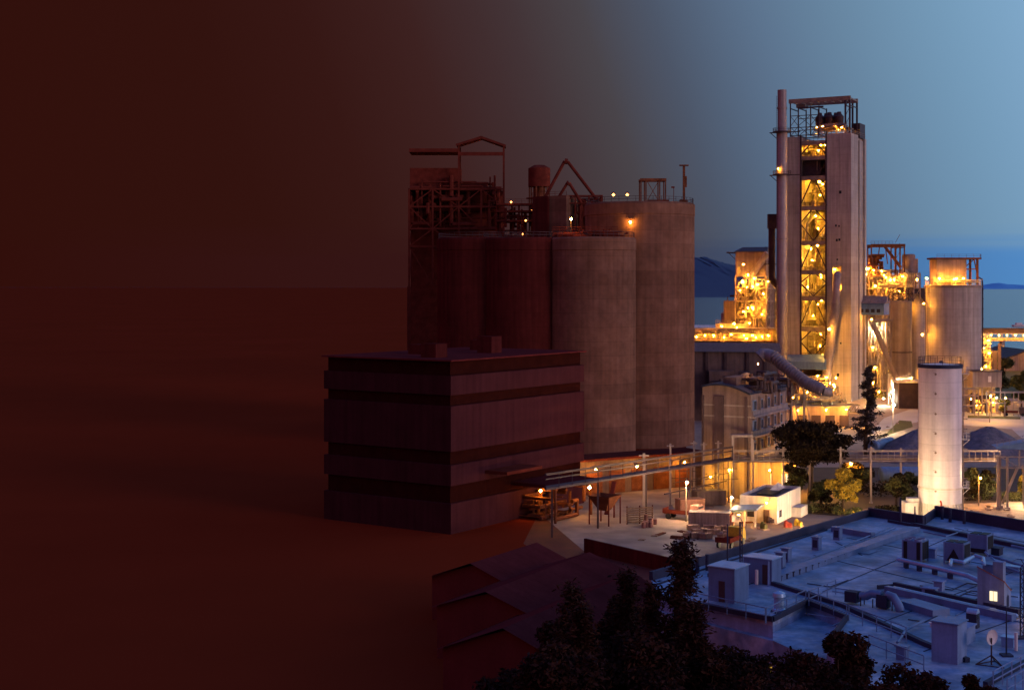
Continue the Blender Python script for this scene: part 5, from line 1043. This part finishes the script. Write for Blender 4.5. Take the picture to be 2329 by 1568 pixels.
# ================================================================== TREES behind
DK = ['lf_d', 'lf_d2', 'lf_d']; GR = ['lf_g', 'lf_g2', 'lf_d']; YE = ['lf_y', 'lf_g2', 'lf_y']
def treeat(name, label, u, vb, vt, wpx, mats, seed, n=9000, sz=.28, D=None, rzf=.5, clumps=16, **k):
    p = place(u, vb); h = zv(vt, p[1]); rx = wpx / 2 / F * p[1]; return tree(name, label, (p[0], p[1], 0), h, rx, h * rzf, n, sz, mats, seed, clumps, **k)
treeat('umbrella_tree', 'broad dark umbrella shaped tree behind the pipe bridge', 1842, 1135, 952, 215, DK, 1, 22000, .3, rzf=.3, clumps=34, trunk_r=.5)
treeat('broadleaf_tree', 'yellow green tree lit by a lamp right of the umbrella tree trunk', 1918, 1168, 1052, 82, YE, 2, 7000, .24, clumps=18, rzf=.42)
treeat('broadleaf_tree', 'olive round tree standing just left of the white tank', 2038, 1160, 1076, 66, GR, 3, 6000, .24, clumps=14, rzf=.42)
treeat('broadleaf_tree', 'dark green tree between the olive tree and the white tank', 2070, 1152, 1068, 56, ['lf_g', 'lf_d', 'lf_g'], 4, 5000, .24, rzf=.45)
treeat('broadleaf_tree', 'dark green tree right behind the white tank ladder', 2212, 1130, 1062, 60, GR, 5, 6000, .24, rzf=.45); treeat('broadleaf_tree', 'dark tree below the bridge beside the trestle', 2245, 1128, 1066, 56, ['lf_d', 'lf_g', 'lf_d'], 6, 6000, .24, rzf=.45)
treeat('broadleaf_tree', 'dark bushy tree behind the yellow green tree', 1948, 1120, 1050, 90, ['lf_d', 'lf_g', 'lf_d2'], 7, 7000, .26, rzf=.5); treeat('broadleaf_tree', 'green tree with lit fringes left of the umbrella tree trunk', 1812, 1140, 1046, 76, GR, 8, 7000, .24, rzf=.45); treeat('broadleaf_tree', 'low green tree between trunk and yellow tree', 1866, 1146, 1084, 66, GR, 9, 5000, .24, rzf=.48)
treeat('broadleaf_tree', 'bright green tree at the right edge behind the trestle', 2335, 1130, 1060, 60, ['lf_g2', 'lf_y', 'lf_g'], 10, 5000, .24, rzf=.45)
treeat('broadleaf_tree', 'dark spreading tree on the shore right of the loading tower', 2276, 905, 812, 74, GR, 11, 6000, .5, rzf=.4); treeat('broadleaf_tree', 'green tree at the right edge beyond the raised shed', 2322, 925, 840, 62, ['lf_g', 'lf_g2', 'lf_g'], 12, 6000, .45, rzf=.45); treeat('broadleaf_tree', 'small pale green tree by the far road', 2284, 946, 905, 34, ['lf_g2', 'lf_y'], 13, 2500, .3, rzf=.4)
p = place(1966, 1040); conifer('conifer', 'tall ragged conifer standing before the right flank of the tall tower', (p[0], p[1], 0), zv(832, p[1]), 4.6, 6500, .36, ['lf_n', 'lf_d', 'lf_n'], 5, 1.0, .12, 3)
def hedge(label, u0, u1, v, h, mats, seed):
    rg = random.Random(seed); a = Vector(place(u0, v)); c = Vector(place(u1, v)); t = thing('shrub_row', label, 'shrubs', tuple(a)); cs = []; n = int((c - a).length / 1.3)
    for i in range(n): q = (c - a) * ((i + .5) / n); cs.append((q.x, q.y + rg.uniform(-.8, .8), h * .45 * rg.uniform(.8, 1.2), 1.1, 1.0, h * .5))
    leaves(MB(), cs, n * 330, .2, rg, len(mats), .3).build('foliage', [M[m] for m in mats], t)
    for q in cs[:12]: MB().bar((q[0], q[1], 0), (q[0], q[1], h * .5), .1).build('stem', M['bark'], t)
hedge('lit shrub row on the verge between cream building and yellow tree', 1835, 1915, 1166, 1.9, GR, 1); hedge('low orange lit shrubs under the yellow green tree', 1895, 1960, 1172, 1.5, ['lf_g2', 'lf_y', 'lf_g'], 2); hedge('shrub row along the foot of the olive tree', 1990, 2080, 1164, 1.4, GR, 3); hedge('dark shrub row under the bridge right of the tank', 2190, 2262, 1136, 3.0, ['lf_d', 'lf_g', 'lf_d'], 4); hedge('shrubs beneath the trestle at the right edge', 2275, 2350, 1140, 1.8, GR, 5)
hedge('dark undergrowth between the yellow tree and the tank', 1955, 2060, 1128, 3.2, ['lf_d', 'lf_d2', 'lf_d'], 6)
# ================================================================== BIG FLAT ROOF BUILDING (bottom right)
ZR = 14.0
def rp(u, v, z=ZR): return Vector(place(u, v, z))
def rel(pts, o): return [(p[0] - o[0], p[1] - o[1], p[2]) for p in pts]
O = rp(1975, 1172); t = RB = thing('flat_roof_building', 'large building with blue lit flat roof, low parapets and lit windows below the near edge', 'building', (O.x, O.y, 0), 0)
def q2(u, v, z=ZR): p = rp(u, v, z); return (p.x - O.x, p.y - O.y)
out = [q2(1975, 1172), q2(2100, 1192), q2(2126, 1172), q2(2420, 1222), q2(2560, 1700), q2(2000, 1640), q2(1880, 1470), q2(1925, 1408), q2(1835, 1372), q2(1757, 1412), q2(1500, 1352), q2(1480, 1318)]
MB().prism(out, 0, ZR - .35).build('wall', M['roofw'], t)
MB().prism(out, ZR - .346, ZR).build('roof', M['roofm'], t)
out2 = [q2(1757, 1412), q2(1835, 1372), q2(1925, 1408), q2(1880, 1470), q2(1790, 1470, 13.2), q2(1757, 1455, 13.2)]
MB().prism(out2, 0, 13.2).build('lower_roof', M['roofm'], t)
out3 = [q2(1500, 1362, 12.8), q2(1757, 1422, 12.8), q2(1757, 1456, 12.8), q2(1500, 1392, 12.8)]
MB().prism(out3, 9.5, 12.8).build('terrace', M['roofm'], t)
def strip(b, pts, w, h, z=ZR, off=0):
    pp = [Vector((*q2(*p[:2], z), z)) for p in pts]
    for a, c in zip(pp, pp[1:]): b.bar(a + Vector((0, 0, h / 2)), c + Vector((0, 0, h / 2)), w, h)
    return b
b = MB(); strip(b, [(1480, 1318), (1975, 1173)], .35, .7); strip(b, [(1976, 1173), (2100, 1192)], .35, .9); strip(b, [(2101, 1191), (2126, 1173)], .3, .8); strip(b, [(2127, 1173), (2420, 1223)], .4, 1.1); b.build('parapet', M['roofb'], t)
b = MB(); strip(b, [(2080, 1196), (2328, 1247), (2420, 1266)], .5, .35); strip(b, [(2020, 1186), (2160, 1212)], .3, .25); strip(b, [(1745, 1326), (1915, 1379), (2100, 1466), (2200, 1505)], .35, .3); strip(b, [(1610, 1310), (1745, 1326)], .3, .3)
strip(b, [(2033, 1335), (2318, 1399)], .35, .45); strip(b, [(1995, 1338), (2033, 1335)], .2, .3); strip(b, [(1500, 1362), (1757, 1412), (1835, 1372), (1925, 1408), (1880, 1470)], .25, .35); strip(b, [(1490, 1330), (1880, 1205)], .15, .12)
b.build('roof_trim', M['roofb'], t)
b = MB()
for a_, c_ in (((1700, 1300), (2050, 1420)), ((1850, 1262), (2230, 1352)), ((1925, 1222), (2328, 1300)), ((1640, 1352), (2000, 1215)), ((1870, 1345), (2150, 1225)), ((1990, 1420), (2328, 1290)), ((2100, 1480), (2328, 1400)), ((1900, 1232), (1960, 1262)), ((2170, 1200), (2328, 1232))): strip(b, [a_, c_], .09, .03)
b.build('seam_strip', M['roofb'], t)
# upstand bands and pads
b = MB(); strip(b, [(1760, 1318), (2080, 1207)], 1.1, .45); strip(b, [(2015, 1345), (2305, 1412)], .5, .5); strip(b, [(1893, 1207), (1985, 1222)], .6, .5); strip(b, [(2060, 1376), (2140, 1400)], 1.6, .5); b.build('upstand', M['roofe'], t)
v0 = None
for i in range(22):
    f = (i + .5) / 22; u = 1765 + (2075 - 1765) * f; v = 1322 + (1209 - 1322) * f; p = rp(u, v)
    if v0 is None: v0 = MB().box(-.16, .16, -.16, .16, .0, .35).box(-.22, .22, -.22, .22, .36, .42).build('roof_vent', M['roofb'], None); o = v0
    else: o = v0.copy(); sc.collection.objects.link(o)
    o.location = (p.x - O.x, p.y - O.y, ZR); o.parent = t
def rail3(b, pts, z=ZR, h=1.1, sp=1.6, tt=.06): return b.rail([(*q2(*p, z), z) for p in pts], h, sp, tt)
for pr_ in ([(1570, 1378), (1740, 1416)], [(1742, 1416), (1832, 1374)], [(1840, 1376), (1900, 1350)], [(1838, 1376), (1925, 1410)], [(1930, 1410), (2060, 1462)], [(1975, 1480), (2100, 1530)]): rail3(MB(), pr_).build('railing', M['roofe'], t)
for pr_ in ([(2258, 1567), (2340, 1520)], [(2290, 1585), (2360, 1545)]): rail3(MB(), pr_, ZR, 1.1, 1.2, .06).build('railing', M['roofw'], t)
strip(MB(), [(2240, 1560), (2350, 1500)], .3, .3).build('upstand', M['roofb'], t)
rc_ = random.Random(66)
for i in range(16):
    u, v = rc_.uniform(1800, 2300), rc_.uniform(1240, 1440); x, y = q2(u, v); a_ = R(-38 + rc_.choice((0, 90))); pts = [(x, y, ZR + .05)]
    for k in range(rc_.randint(1, 3)): l_ = rc_.uniform(1.2, 4); pts.append((pts[-1][0] + l_ * math.cos(a_), pts[-1][1] + l_ * math.sin(a_), ZR + .05)); a_ += R(rc_.choice((90, -90)))
    q = MB()
    for a1, c1 in zip(pts, pts[1:]): q.bar(a1, c1, .06)
    q.build('conduit', M['roofe'] if i % 2 else M['roofb'], t)
# ordinary pipes on the roof
b = MB()
for pts, r, z in (([(1778, 1302), (2030, 1202)], .07, .25), ([(1784, 1306), (2036, 1206)], .05, .25), ([(1700, 1322), (1778, 1302)], .06, .25), ([(2300, 1250), (2420, 1275)], .12, .4), ([(2250, 1275), (2420, 1330)], .12, .5), ([(2262, 1290), (2420, 1350)], .1, .4), ([(2100, 1420), (2060, 1440), (2040, 1470)], .1, .3), ([(2100, 1215), (2150, 1226), (2200, 1210)], .07, .3)):
    pp = [(*q2(*p), ZR + z) for p in pts]; MB().tube(pp, r, 7).build('pipe_run', M['roofe'], t)
b = MB()
for pts, r, z in (([(2043, 1284), (2075, 1292), (2160, 1312), (2200, 1322), (2226, 1334), (2250, 1340)], .2, .5), ([(2160, 1308), (2163, 1297), (2190, 1302), (2212, 1290)], .16, .9), ([(2217, 1286), (2235, 1292), (2237, 1306)], .16, .9), ([(2033, 1346), (2310, 1410)], .16, .35), ([(2240, 1265), (2262, 1284), (2300, 1296)], .1, .4)):
    pp = [(*q2(*p), ZR + z) for p in pts]
    for a_, c_ in zip(pp, pp[1:]): b.tube([a_, c_], r, 10)
    for c_ in pp: b.lathe(c_[0], c_[1], [(r * .3, c_[2] - r), (r * 1.05, c_[2] - r * .4), (r * 1.05, c_[2] + r * .4), (r * .3, c_[2] + r)], 10)
b.build('insulated_pipe', M['pipel'], t, smooth=True)
b = MB()
for u, v in ((2060, 1290), (2090, 1297), (2125, 1305), (2160, 1314), (2080, 1358), (2160, 1376), (2240, 1395)): x, y = q2(u, v); MB().box(x - .15, x + .15, y - .3, y + .3, ZR, ZR + .4).build('pipe_support', M['roofb'], t)
pass
# lit windows under the near eave
for i, (u, v) in enumerate(((1694, 1449), (1712, 1453), (1730, 1458), (1862, 1518), (1882, 1526), (1650, 1440))):
    p = rp(u, v, 8.6); x, y = p.x - O.x, p.y - O.y
for i in range(6):
    a_, c_ = Vector((*q2(1560, 1408, 12.6), 8)), Vector((*q2(1757, 1460, 12.6), 8)); d = (c_ - a_).normalized(); nrm_ = Vector((-d.y, d.x, 0)); nrm_ = nrm_ if nrm_.y < 0 else -nrm_
    s = a_.lerp(c_, (i + .2) / 6); q = MB().bar(s + nrm_ * .2 + Vector((0, 0, 2.6)), s + d * 1.3 + nrm_ * .2 + Vector((0, 0, 2.6)), .08, 1.0); q.build('window', M['winy'] if i > 3 else M['glass'], t)
MB().bar(Vector((*q2(1500, 1395, 12.6), 5)), Vector((*q2(1757, 1460, 12.6), 5)), .2, 10).build('front_wall', M['roofw'], t)
# ---- chillers
def chiller(label, u, v, kind, z=ZR):
    p = rp(u, v); t = thing('rooftop_chiller', label, 'air conditioner', (p.x, p.y, ZR), 38, 'chiller units on the flat roof'); t.scale = (.78, .78, .88)
    W, Dp, h = 2.3, 2.0, 2.1
    MB().box(-W / 2, W / 2, 0, Dp, .25, h).build('cabinet', M['roofe'], t)
    for x in (-W / 2, W / 2 - .14): 
        for y in (-.03, Dp - .11): MB().box(x, x + .14, y, y + .14, 0, h + .03).build('corner_post', M['roofw'], t)
    if kind == 'fan':
        for i in (-.55, .55):
            for j in (.5, 1.5): MB().ring(i, j, .38, .45, h, h + .16, 20).build('fan_ring', M['roofw'], t); MB().lathe(i, j, [(.38, h + .003), (.38, h + .02)], 16).box(i - .36, i + .36, j - .04, j + .04, h + .03, h + .06).build('fan', M['black'], t)
        for x in (-.95, .55): MB().box(x, x + .4, -.05, -.003, .3, h - .1).build('grille', M['black'], t)
        for y in (.2, .8, 1.4): MB().box(W / 2 + .003, W / 2 + .05, y, y + .45, .3, h - .1).build('grille', M['black'], t)
    else:
        for x in (-.95, .1): MB().box(x, x + .85, .2, Dp - .2, h + .003, h + .06).build('grille', M['black'], t)
        MB().box(W / 2 + .003, W / 2 + .05, .2, Dp - .2, .7, h - .15).build('grille', M['black'], t)
        if kind == 'vee': MB().add([(-.8, -.04, .3), (.8, -.04, .3), (0, -.04, 1.5), (-.8, -.003, .3), (.8, -.003, .3), (0, -.003, 1.5)], [(0, 1, 2), (0, 2, 5, 3), (1, 4, 5, 2)]).build('opening', M['black'], t)
        else: MB().box(-.9, .9, -.04, -.003, .3, .7).build('opening', M['black'], t)
chiller('chiller with four round fans on top, leftmost of the three', 2073, 1277, 'fan'); chiller('chiller with triangular front opening, middle of the three', 2168, 1282, 'vee'); chiller('chiller with slatted top set farther back, rightmost of the three', 2222, 1262, 'slat')
def bx(nm, label, cat, u, v, W, Dp, h, m, a=38, z=ZR, roof=None, door=None, extra=None, cap=True):
    p = rp(u, v, z); t = thing(nm, label, cat, (p.x, p.y, z), a); t.scale = (.74, .74, .84); MB().box(-W / 2, W / 2, 0, Dp, 0, h).build('body', m, t)
    if cap: MB().box(-W / 2 - .12, W / 2 + .12, -.12, Dp + .12, h, h + .1).build('lid' if h < 1.6 else 'roof', roof or m, t)
    if door: MB().box(door, door + .7, -.05, -.003, .05, min(1.9, h - .3)).build('door', M['steeld'], t)
    return t
bx('stair_house', 'grey box shaped stair house nearest the camera on the roof', 'roof house', 2147, 1506, 2.3, 2.2, 3.0, M['roofw'], roof=M['roofe']); bx('plant_room', 'flat topped grey plant room joined behind the stair house', 'roof house', 2160, 1462, 2.9, 2.4, 1.3, M['roofw'], roof=M['roofw'])
t = bx('roof_cabinet', 'dark blue cabinet with arched lid right of the plant room', 'cabinet', 2208, 1427, 1.0, .9, 1.2, M['roofb'], cap=False); MB().tube([(-.5, .45, 1.15), (.5, .45, 1.15)], .45, 16).build('lid', M['pipel'], t)
bx('roof_shed', 'dull box shed at the left end of the roof with a dark door', 'shed', 1640, 1368, 3.0, 3.2, 3.1, M['roofe'], 36, roof=M['pipel'], door=-.3); t = bx('open_shed', 'blue roofed open shed behind the dull box shed', 'shed', 1722, 1326, 3.4, 2.4, 2.4, M['roofe'], 36, roof=M['pipel'], door=.6); MB().tube([(.1, -.4, 0), (.1, -.4, 1.4)], .18, 10).build('gas_bottle', M['white'], t); MB().bar((-1.5, -.8, 0), (-1.5, -.8, 2.4), .14).bar((1.6, -.6, 0), (1.6, -.6, 2.4), .14).build('post', M['roofw'], t)
bx('wall_cabinet', 'narrow cabinet standing right of the open shed', 'cabinet', 1771, 1298, .9, .8, 1.8, M['roofe'])
for u, v, lb in ((1784, 1277, 'ventilator box nearest the sheds on the left parapet'), (1853, 1250, 'ventilator box midway along the left parapet'), (1901, 1227, 'ventilator box farthest along the left parapet')):
    t = bx('roof_ventilator', lb, 'ventilator', u, v, .9, .9, 1.35, M['roofe']); t['group'] = 'ventilators along the parapet'; MB().box(-.3, .3, -.05, -.003, .3, 1.1).build('grille', M['roofb'], t)
p = rp(1771, 1390); t = thing('vent_cowl', 'stubby round vent cowl beside the terrace railing', 'vent', (p.x, p.y, ZR)); MB().lathe(0, 0, [(.5, 0), (.5, .2), (.38, .3), (.38, 1.1), (.5, 1.15), (.45, 1.4), (.1, 1.55)], 20).build('drum', M['pipel'], t, smooth=True); MB().lathe(0, 0, [(.62, 0), (.62, .08)], 20).build('base', M['roofb'], t)
# penthouse with slanted parapet and lit window
p = rp(2283, 1388); t = thing('penthouse', 'tall grey penthouse with sloping red edged top and one lit window', 'roof house', (p.x, p.y, ZR), 35); t.scale = (.68, .68, .82)
W, Dp = 2.9, 2.6; hh, hl = 3.7, 2.6
MB().add([(-W, 0, 0), (0, 0, 0), (0, Dp, 0), (-W, Dp, 0), (-W, 0, hh), (0, 0, hl), (0, Dp, hl - 1.2), (-W, Dp, hh - 1.2)], [(3, 2, 1, 0), (0, 1, 5, 4), (1, 2, 6, 5), (2, 3, 7, 6), (3, 0, 4, 7)]).build('wall', M['roofw'], t)
MB().add([(-W - .05, -.05, hh), (.05, -.05, hl), (.05, Dp + .05, hl - 1.2), (-W - .05, Dp + .05, hh - 1.2), (-W - .05, -.05, hh + .1), (.05, -.05, hl + .1), (.05, Dp + .05, hl - 1.1), (-W - .05, Dp + .05, hh - 1.1)], [(4, 5, 6, 7), (0, 1, 5, 4), (1, 2, 6, 5), (3, 0, 4, 7), (2, 3, 7, 6)]).build('roof', M['drum'], t)
MB().box(-1.4, -.3, .6, 1.6, hl - .4, hh + .55).build('chimney', M['roofw'], t); f = MB().box(-1.55, -.75, -.06, -.003, .8, 1.65).build('window', M['win'], t); MB().box(-1.17, -1.13, -.09, -.061, .8, 1.65).build('mullion', M['roofb'], f)
MB().box(-W, .3, -.6, -.01, 0, .3).build('plinth', M['roofw'], t); MB().add([(.003, .9, .2), (.003, 1.7, .2), (.003, 1.7, 1.1), (.003, 1.3, 1.3), (.003, .9, 1.1), (.04, .9, .2), (.04, 1.7, .2), (.04, 1.7, 1.1), (.04, 1.3, 1.3), (.04, .9, 1.1)], [(5, 6, 7, 8, 9), (0, 1, 6, 5), (1, 2, 7, 6)]).build('opening', M['roofb'], t)
lamp(t, (2.6, -1.6, 1.6), 'na', .07)
# blower with ducts
p = rp(1990, 1382); t = thing('duct_blower', 'old rooftop blower with bent ducts and dark intake box', 'blower', (p.x, p.y, ZR), 38); t.scale = (.8, .8, .8)
MB().box(-3.1, -1.9, 0, 1, .2, 1.2).build('intake_box', M['roofb'], t); MB().tube([(-1.7, .5, .8), (-1.1, .5, .9), (-.6, .5, 1.2), (.4, .5, 1.2)], .38, 12).build('duct', M['roofe'], t, smooth=True); MB().tube([(.9, .5, 1.3), (1.6, .4, 1.2), (2.2, .2, .5), (2.4, .2, .05)], .4, 12).build('duct', M['roofe'], t, smooth=True)
MB().box(.1, 1.1, 0, 1, .1, 1.3).build('casing', M['roofb'], t)
for x in (-1.5, -.3, 1.6): MB().bar((x, .1, 0), (x, .1, .8), .08).bar((x, .9, 0), (x, .9, .8), .08).build('leg', M['steeld'], t)
for i, (u, v, W, Dp, h, lb, mm) in enumerate(((2110, 1353, 1.4, .9, .6, 'low pale roof box in front of the chiller pipes', 'roofw'), (2132, 1342, .9, .8, .8, 'pale roof box behind the low one', 'roofw'), (2243, 1374, 1.3, .9, .6, 'flat grey box left of the penthouse', 'roofe'), (2130, 1427, 1.3, 1.1, .3, 'low white hatch left of the plant room', 'white'), (2246, 1302, 1.2, 1.2, .8, 'grey pump box between the chillers and the penthouse', 'roofe'), (2262, 1262, 1.0, 1.4, .7, 'small pump skid right of the rear chiller', 'roofb'), (2290, 1470, 1.1, .8, .7, 'pale cyan topped box near the dish', 'pipel'), (2048, 1500, .9, .7, 1.0, 'grey box half hidden by the tree tops', 'roofe'), (2118, 1268, .8, .7, .9, 'grey switch box right of the fan chiller', 'roofw'), (2300, 1300, 1.6, .8, .5, 'low cyan box at the right end of the pipes', 'pipel'))):
    bx('roof_box', lb, 'box', u, v, W, Dp, h, M[mm])
# masts
def mast(label, u, v, vt, w_, lat=False, z=ZR):
    p = rp(u, v, z); zt = zv(vt, p.y) - z; t = thing('roof_mast', label, 'mast', (p.x, p.y, z)); b = MB()
    if lat:
        for dx, dy in ((-.12, -.1), (.12, -.1), (0, .14)): b.bar((dx, dy, 0), (dx, dy, zt), .05)
        k = 0
        while k < zt: b.bar((-.12, -.1, k), (.12, -.1, k + .3), .04); b.bar((.12, -.1, k + .3), (0, .14, k + .6), .04); k += .6
    else: b.tube([(0, 0, 0), (0, 0, zt)], w_, 8, w_ * .6)
    b.build('pole', M['roofb'], t); MB().box(-.35, .35, -.35, .35, 0, .12).build('base', M['roofb'], t); return t
mast('thin mast above the dull box shed', 1654, 1345, 1190, .08); mast('lattice mast above the open shed', 1684, 1330, 1186, .1, True); mast('dark blue post at the far roof corner', 2047, 1190, 1130, .14); mast('short dark post with box left of the white tank foot', 2080, 1190, 1150, .11); mast('tall thin pole near the lower right edge', 2288, 1490, 1380, .06); mast('lattice mast at the right picture edge', 2322, 1450, 1290, .1, True)
for u, v, lb in ((1560, 1310, 'leftmost stub post on the left parapet'), (1586, 1302, 'middle stub post on the left parapet'), (1608, 1296, 'right stub post on the left parapet'), (2142, 1180, 'left stub post on the far parapet'), (2160, 1186, 'middle stub post on the far parapet'), (2192, 1190, 'right stub post on the far parapet')):
    p = rp(u, v); tag(MB().tube([(0, 0, 0), (0, 0, 1.3)], .16, 10).tube([(0, 0, 1.3), (0, 0, 1.36)], .2, 10).build('stub_post', M['roofb'], None, loc=(p.x, p.y, ZR)), lb, 'post', 'stub posts on the parapets')
p = rp(2310, 1478); tag(MB().tube([(0, 0, 0), (0, 0, 1.2)], .11, 12).build('vent_pipe', M['white'], None, loc=(p.x, p.y, ZR)), 'short white vent pipe beside the cyan topped box', 'pipe')
p = rp(2254, 1510); t = thing('satellite_dish', 'small white dish on a tripod near the lower right corner', 'satellite dish', (p.x, p.y, ZR), 60)
b = MB(); b.tube([(0, 0, 0), (0, 0, 1.7)], .05, 8)
for a in (0, 120, 240): b.bar((0, 0, .6), (1.0 * math.cos(R(a)), 1.0 * math.sin(R(a)), .02), .06)
b.ring(0, 0, .95, 1.02, 0, .06, 3); b.build('tripod', M['steeld'], t); q = MB(); n = 16; pr = [(.02, 0), (.25, .03), (.42, .1), (.5, .16)]
vs = [(z - .1, r_ * math.cos(2 * math.pi * j / n), 1.75 + r_ * math.sin(2 * math.pi * j / n)) for r_, z in pr for j in range(n)]; vs += [(v_[0] - .03, v_[1], v_[2]) for v_ in vs]; m_ = 4 * n
q.add(vs, [(k * n + j, k * n + (j + 1) % n, (k + 1) * n + (j + 1) % n, (k + 1) * n + j) for k in range(3) for j in range(n)] + [(m_ + k * n + j, m_ + (k + 1) * n + j, m_ + (k + 1) * n + (j + 1) % n, m_ + k * n + (j + 1) % n) for k in range(3) for j in range(n)] + [(3 * n + j, 3 * n + (j + 1) % n, m_ + 3 * n + (j + 1) % n, m_ + 3 * n + j) for j in range(n)])
q.build('dish', M['white'], t)
# ================================================================== FOREGROUND TREES (dark crowns on the slope)
def gz(y): return max(-.5, min(35, 10 * (84 - y) / 34 if y > 50 else 10 + 14 * (50 - y) / 35))
def ftree(label, u, vt, D, wpx, hz_, seed, n=15000, sz=.2, clumps=26, mats=('lf_f', 'lf_f2', 'lf_f'), rzf=None):
    x = xz(u, D); g_ = gz(D); zt = zv(vt, D); h = zt - g_; rx = wpx / 2 / F * D
    tree('broadleaf_tree', label, (x, D, g_ - .2), h, rx, min(h * .48, hz_), n, sz, list(mats), seed, clumps, group='dark trees on the slope in the foreground', trunk_r=.25)
ftree('round topped dark tree before the lower blue roof', 1918, 1404, 70, 160, 3.4, 101, 18000, .13, 34); ftree('dark tree overlapping the lit windows under the terrace', 1700, 1458, 72, 220, 3.0, 102, 12000, .13, 26); ftree('wide dark tree at the bottom below the round topped one', 1830, 1480, 66, 260, 3, 103, 22000, .13, 36)
ftree('dark tree left of the feathery conifer', 1300, 1325, 74, 190, 6, 104, 24000, .15, 38); ftree('dark tree rising beside the nearest warehouse end', 1410, 1290, 76, 150, 7, 105, 16000, .14, 30); ftree('dense dark tree below the feathery conifer', 1450, 1400, 66, 280, 5, 106, 26000, .14, 40)
ftree('low dark tree at the bottom left of the grove', 1270, 1430, 64, 240, 4.2, 107, 18000, .14, 30); ftree('sparse dark tree before the stair house', 2090, 1508, 64, 240, 2.6, 108, 16000, .12, 26); ftree('pointed dark tree right of the stair house', 2222, 1476, 66, 100, 3.2, 109, 8000, .11, 18); ftree('dark tree at the bottom centre behind the grove', 1600, 1420, 68, 230, 4.4, 110, 20000, .14, 32)
ftree('faint dark tree at the lower left edge of the grove', 1150, 1480, 68, 190, 3.4, 111, 10000, .15, 22); ftree('low dark tree in the bottom right gap', 1985, 1520, 62, 220, 2.6, 112, 15000, .12, 26); ftree('dark tree under the right half of the terrace', 1760, 1510, 62, 240, 2.6, 113, 14000, .12, 26); ftree('low dark tree at the bottom right corner', 2270, 1545, 60, 170, 2, 114, 9000, .11, 20)
for k_, (u, vt, D_, r_, lb) in enumerate(((1395, 1296, 73, 2.6, 'shaggy dark conifer left of the feathery one'), (1470, 1330, 70, 2.8, 'shaggy dark conifer close beside the feathery one'), (1300, 1330, 71, 2.8, 'shaggy dark conifer at the left end of the grove'), (1590, 1370, 68, 2.6, 'shorter shaggy conifer right of the feathery one'), (1350, 1370, 66, 2.8, 'low shaggy conifer before the warehouse roofs'))):
    g_ = gz(D_); conifer('conifer', lb, (xz(u, D_), D_, g_), zv(vt, D_) - g_, r_, 11000, .15, ['lf_f', 'lf_f2', 'lf_f'], 200 + k_, .6 - .3 * k_, .2, 5)
g_ = gz(70); conifer('conifer', 'feathery dark conifer rising in front of the yard beside the roof corner', (xz(1528, 70), 70, g_), zv(1228, 70) - g_, 3.6, 15000, .15, ['lf_f', 'lf_f2', 'lf_f'], 55, .5, .3, 4)
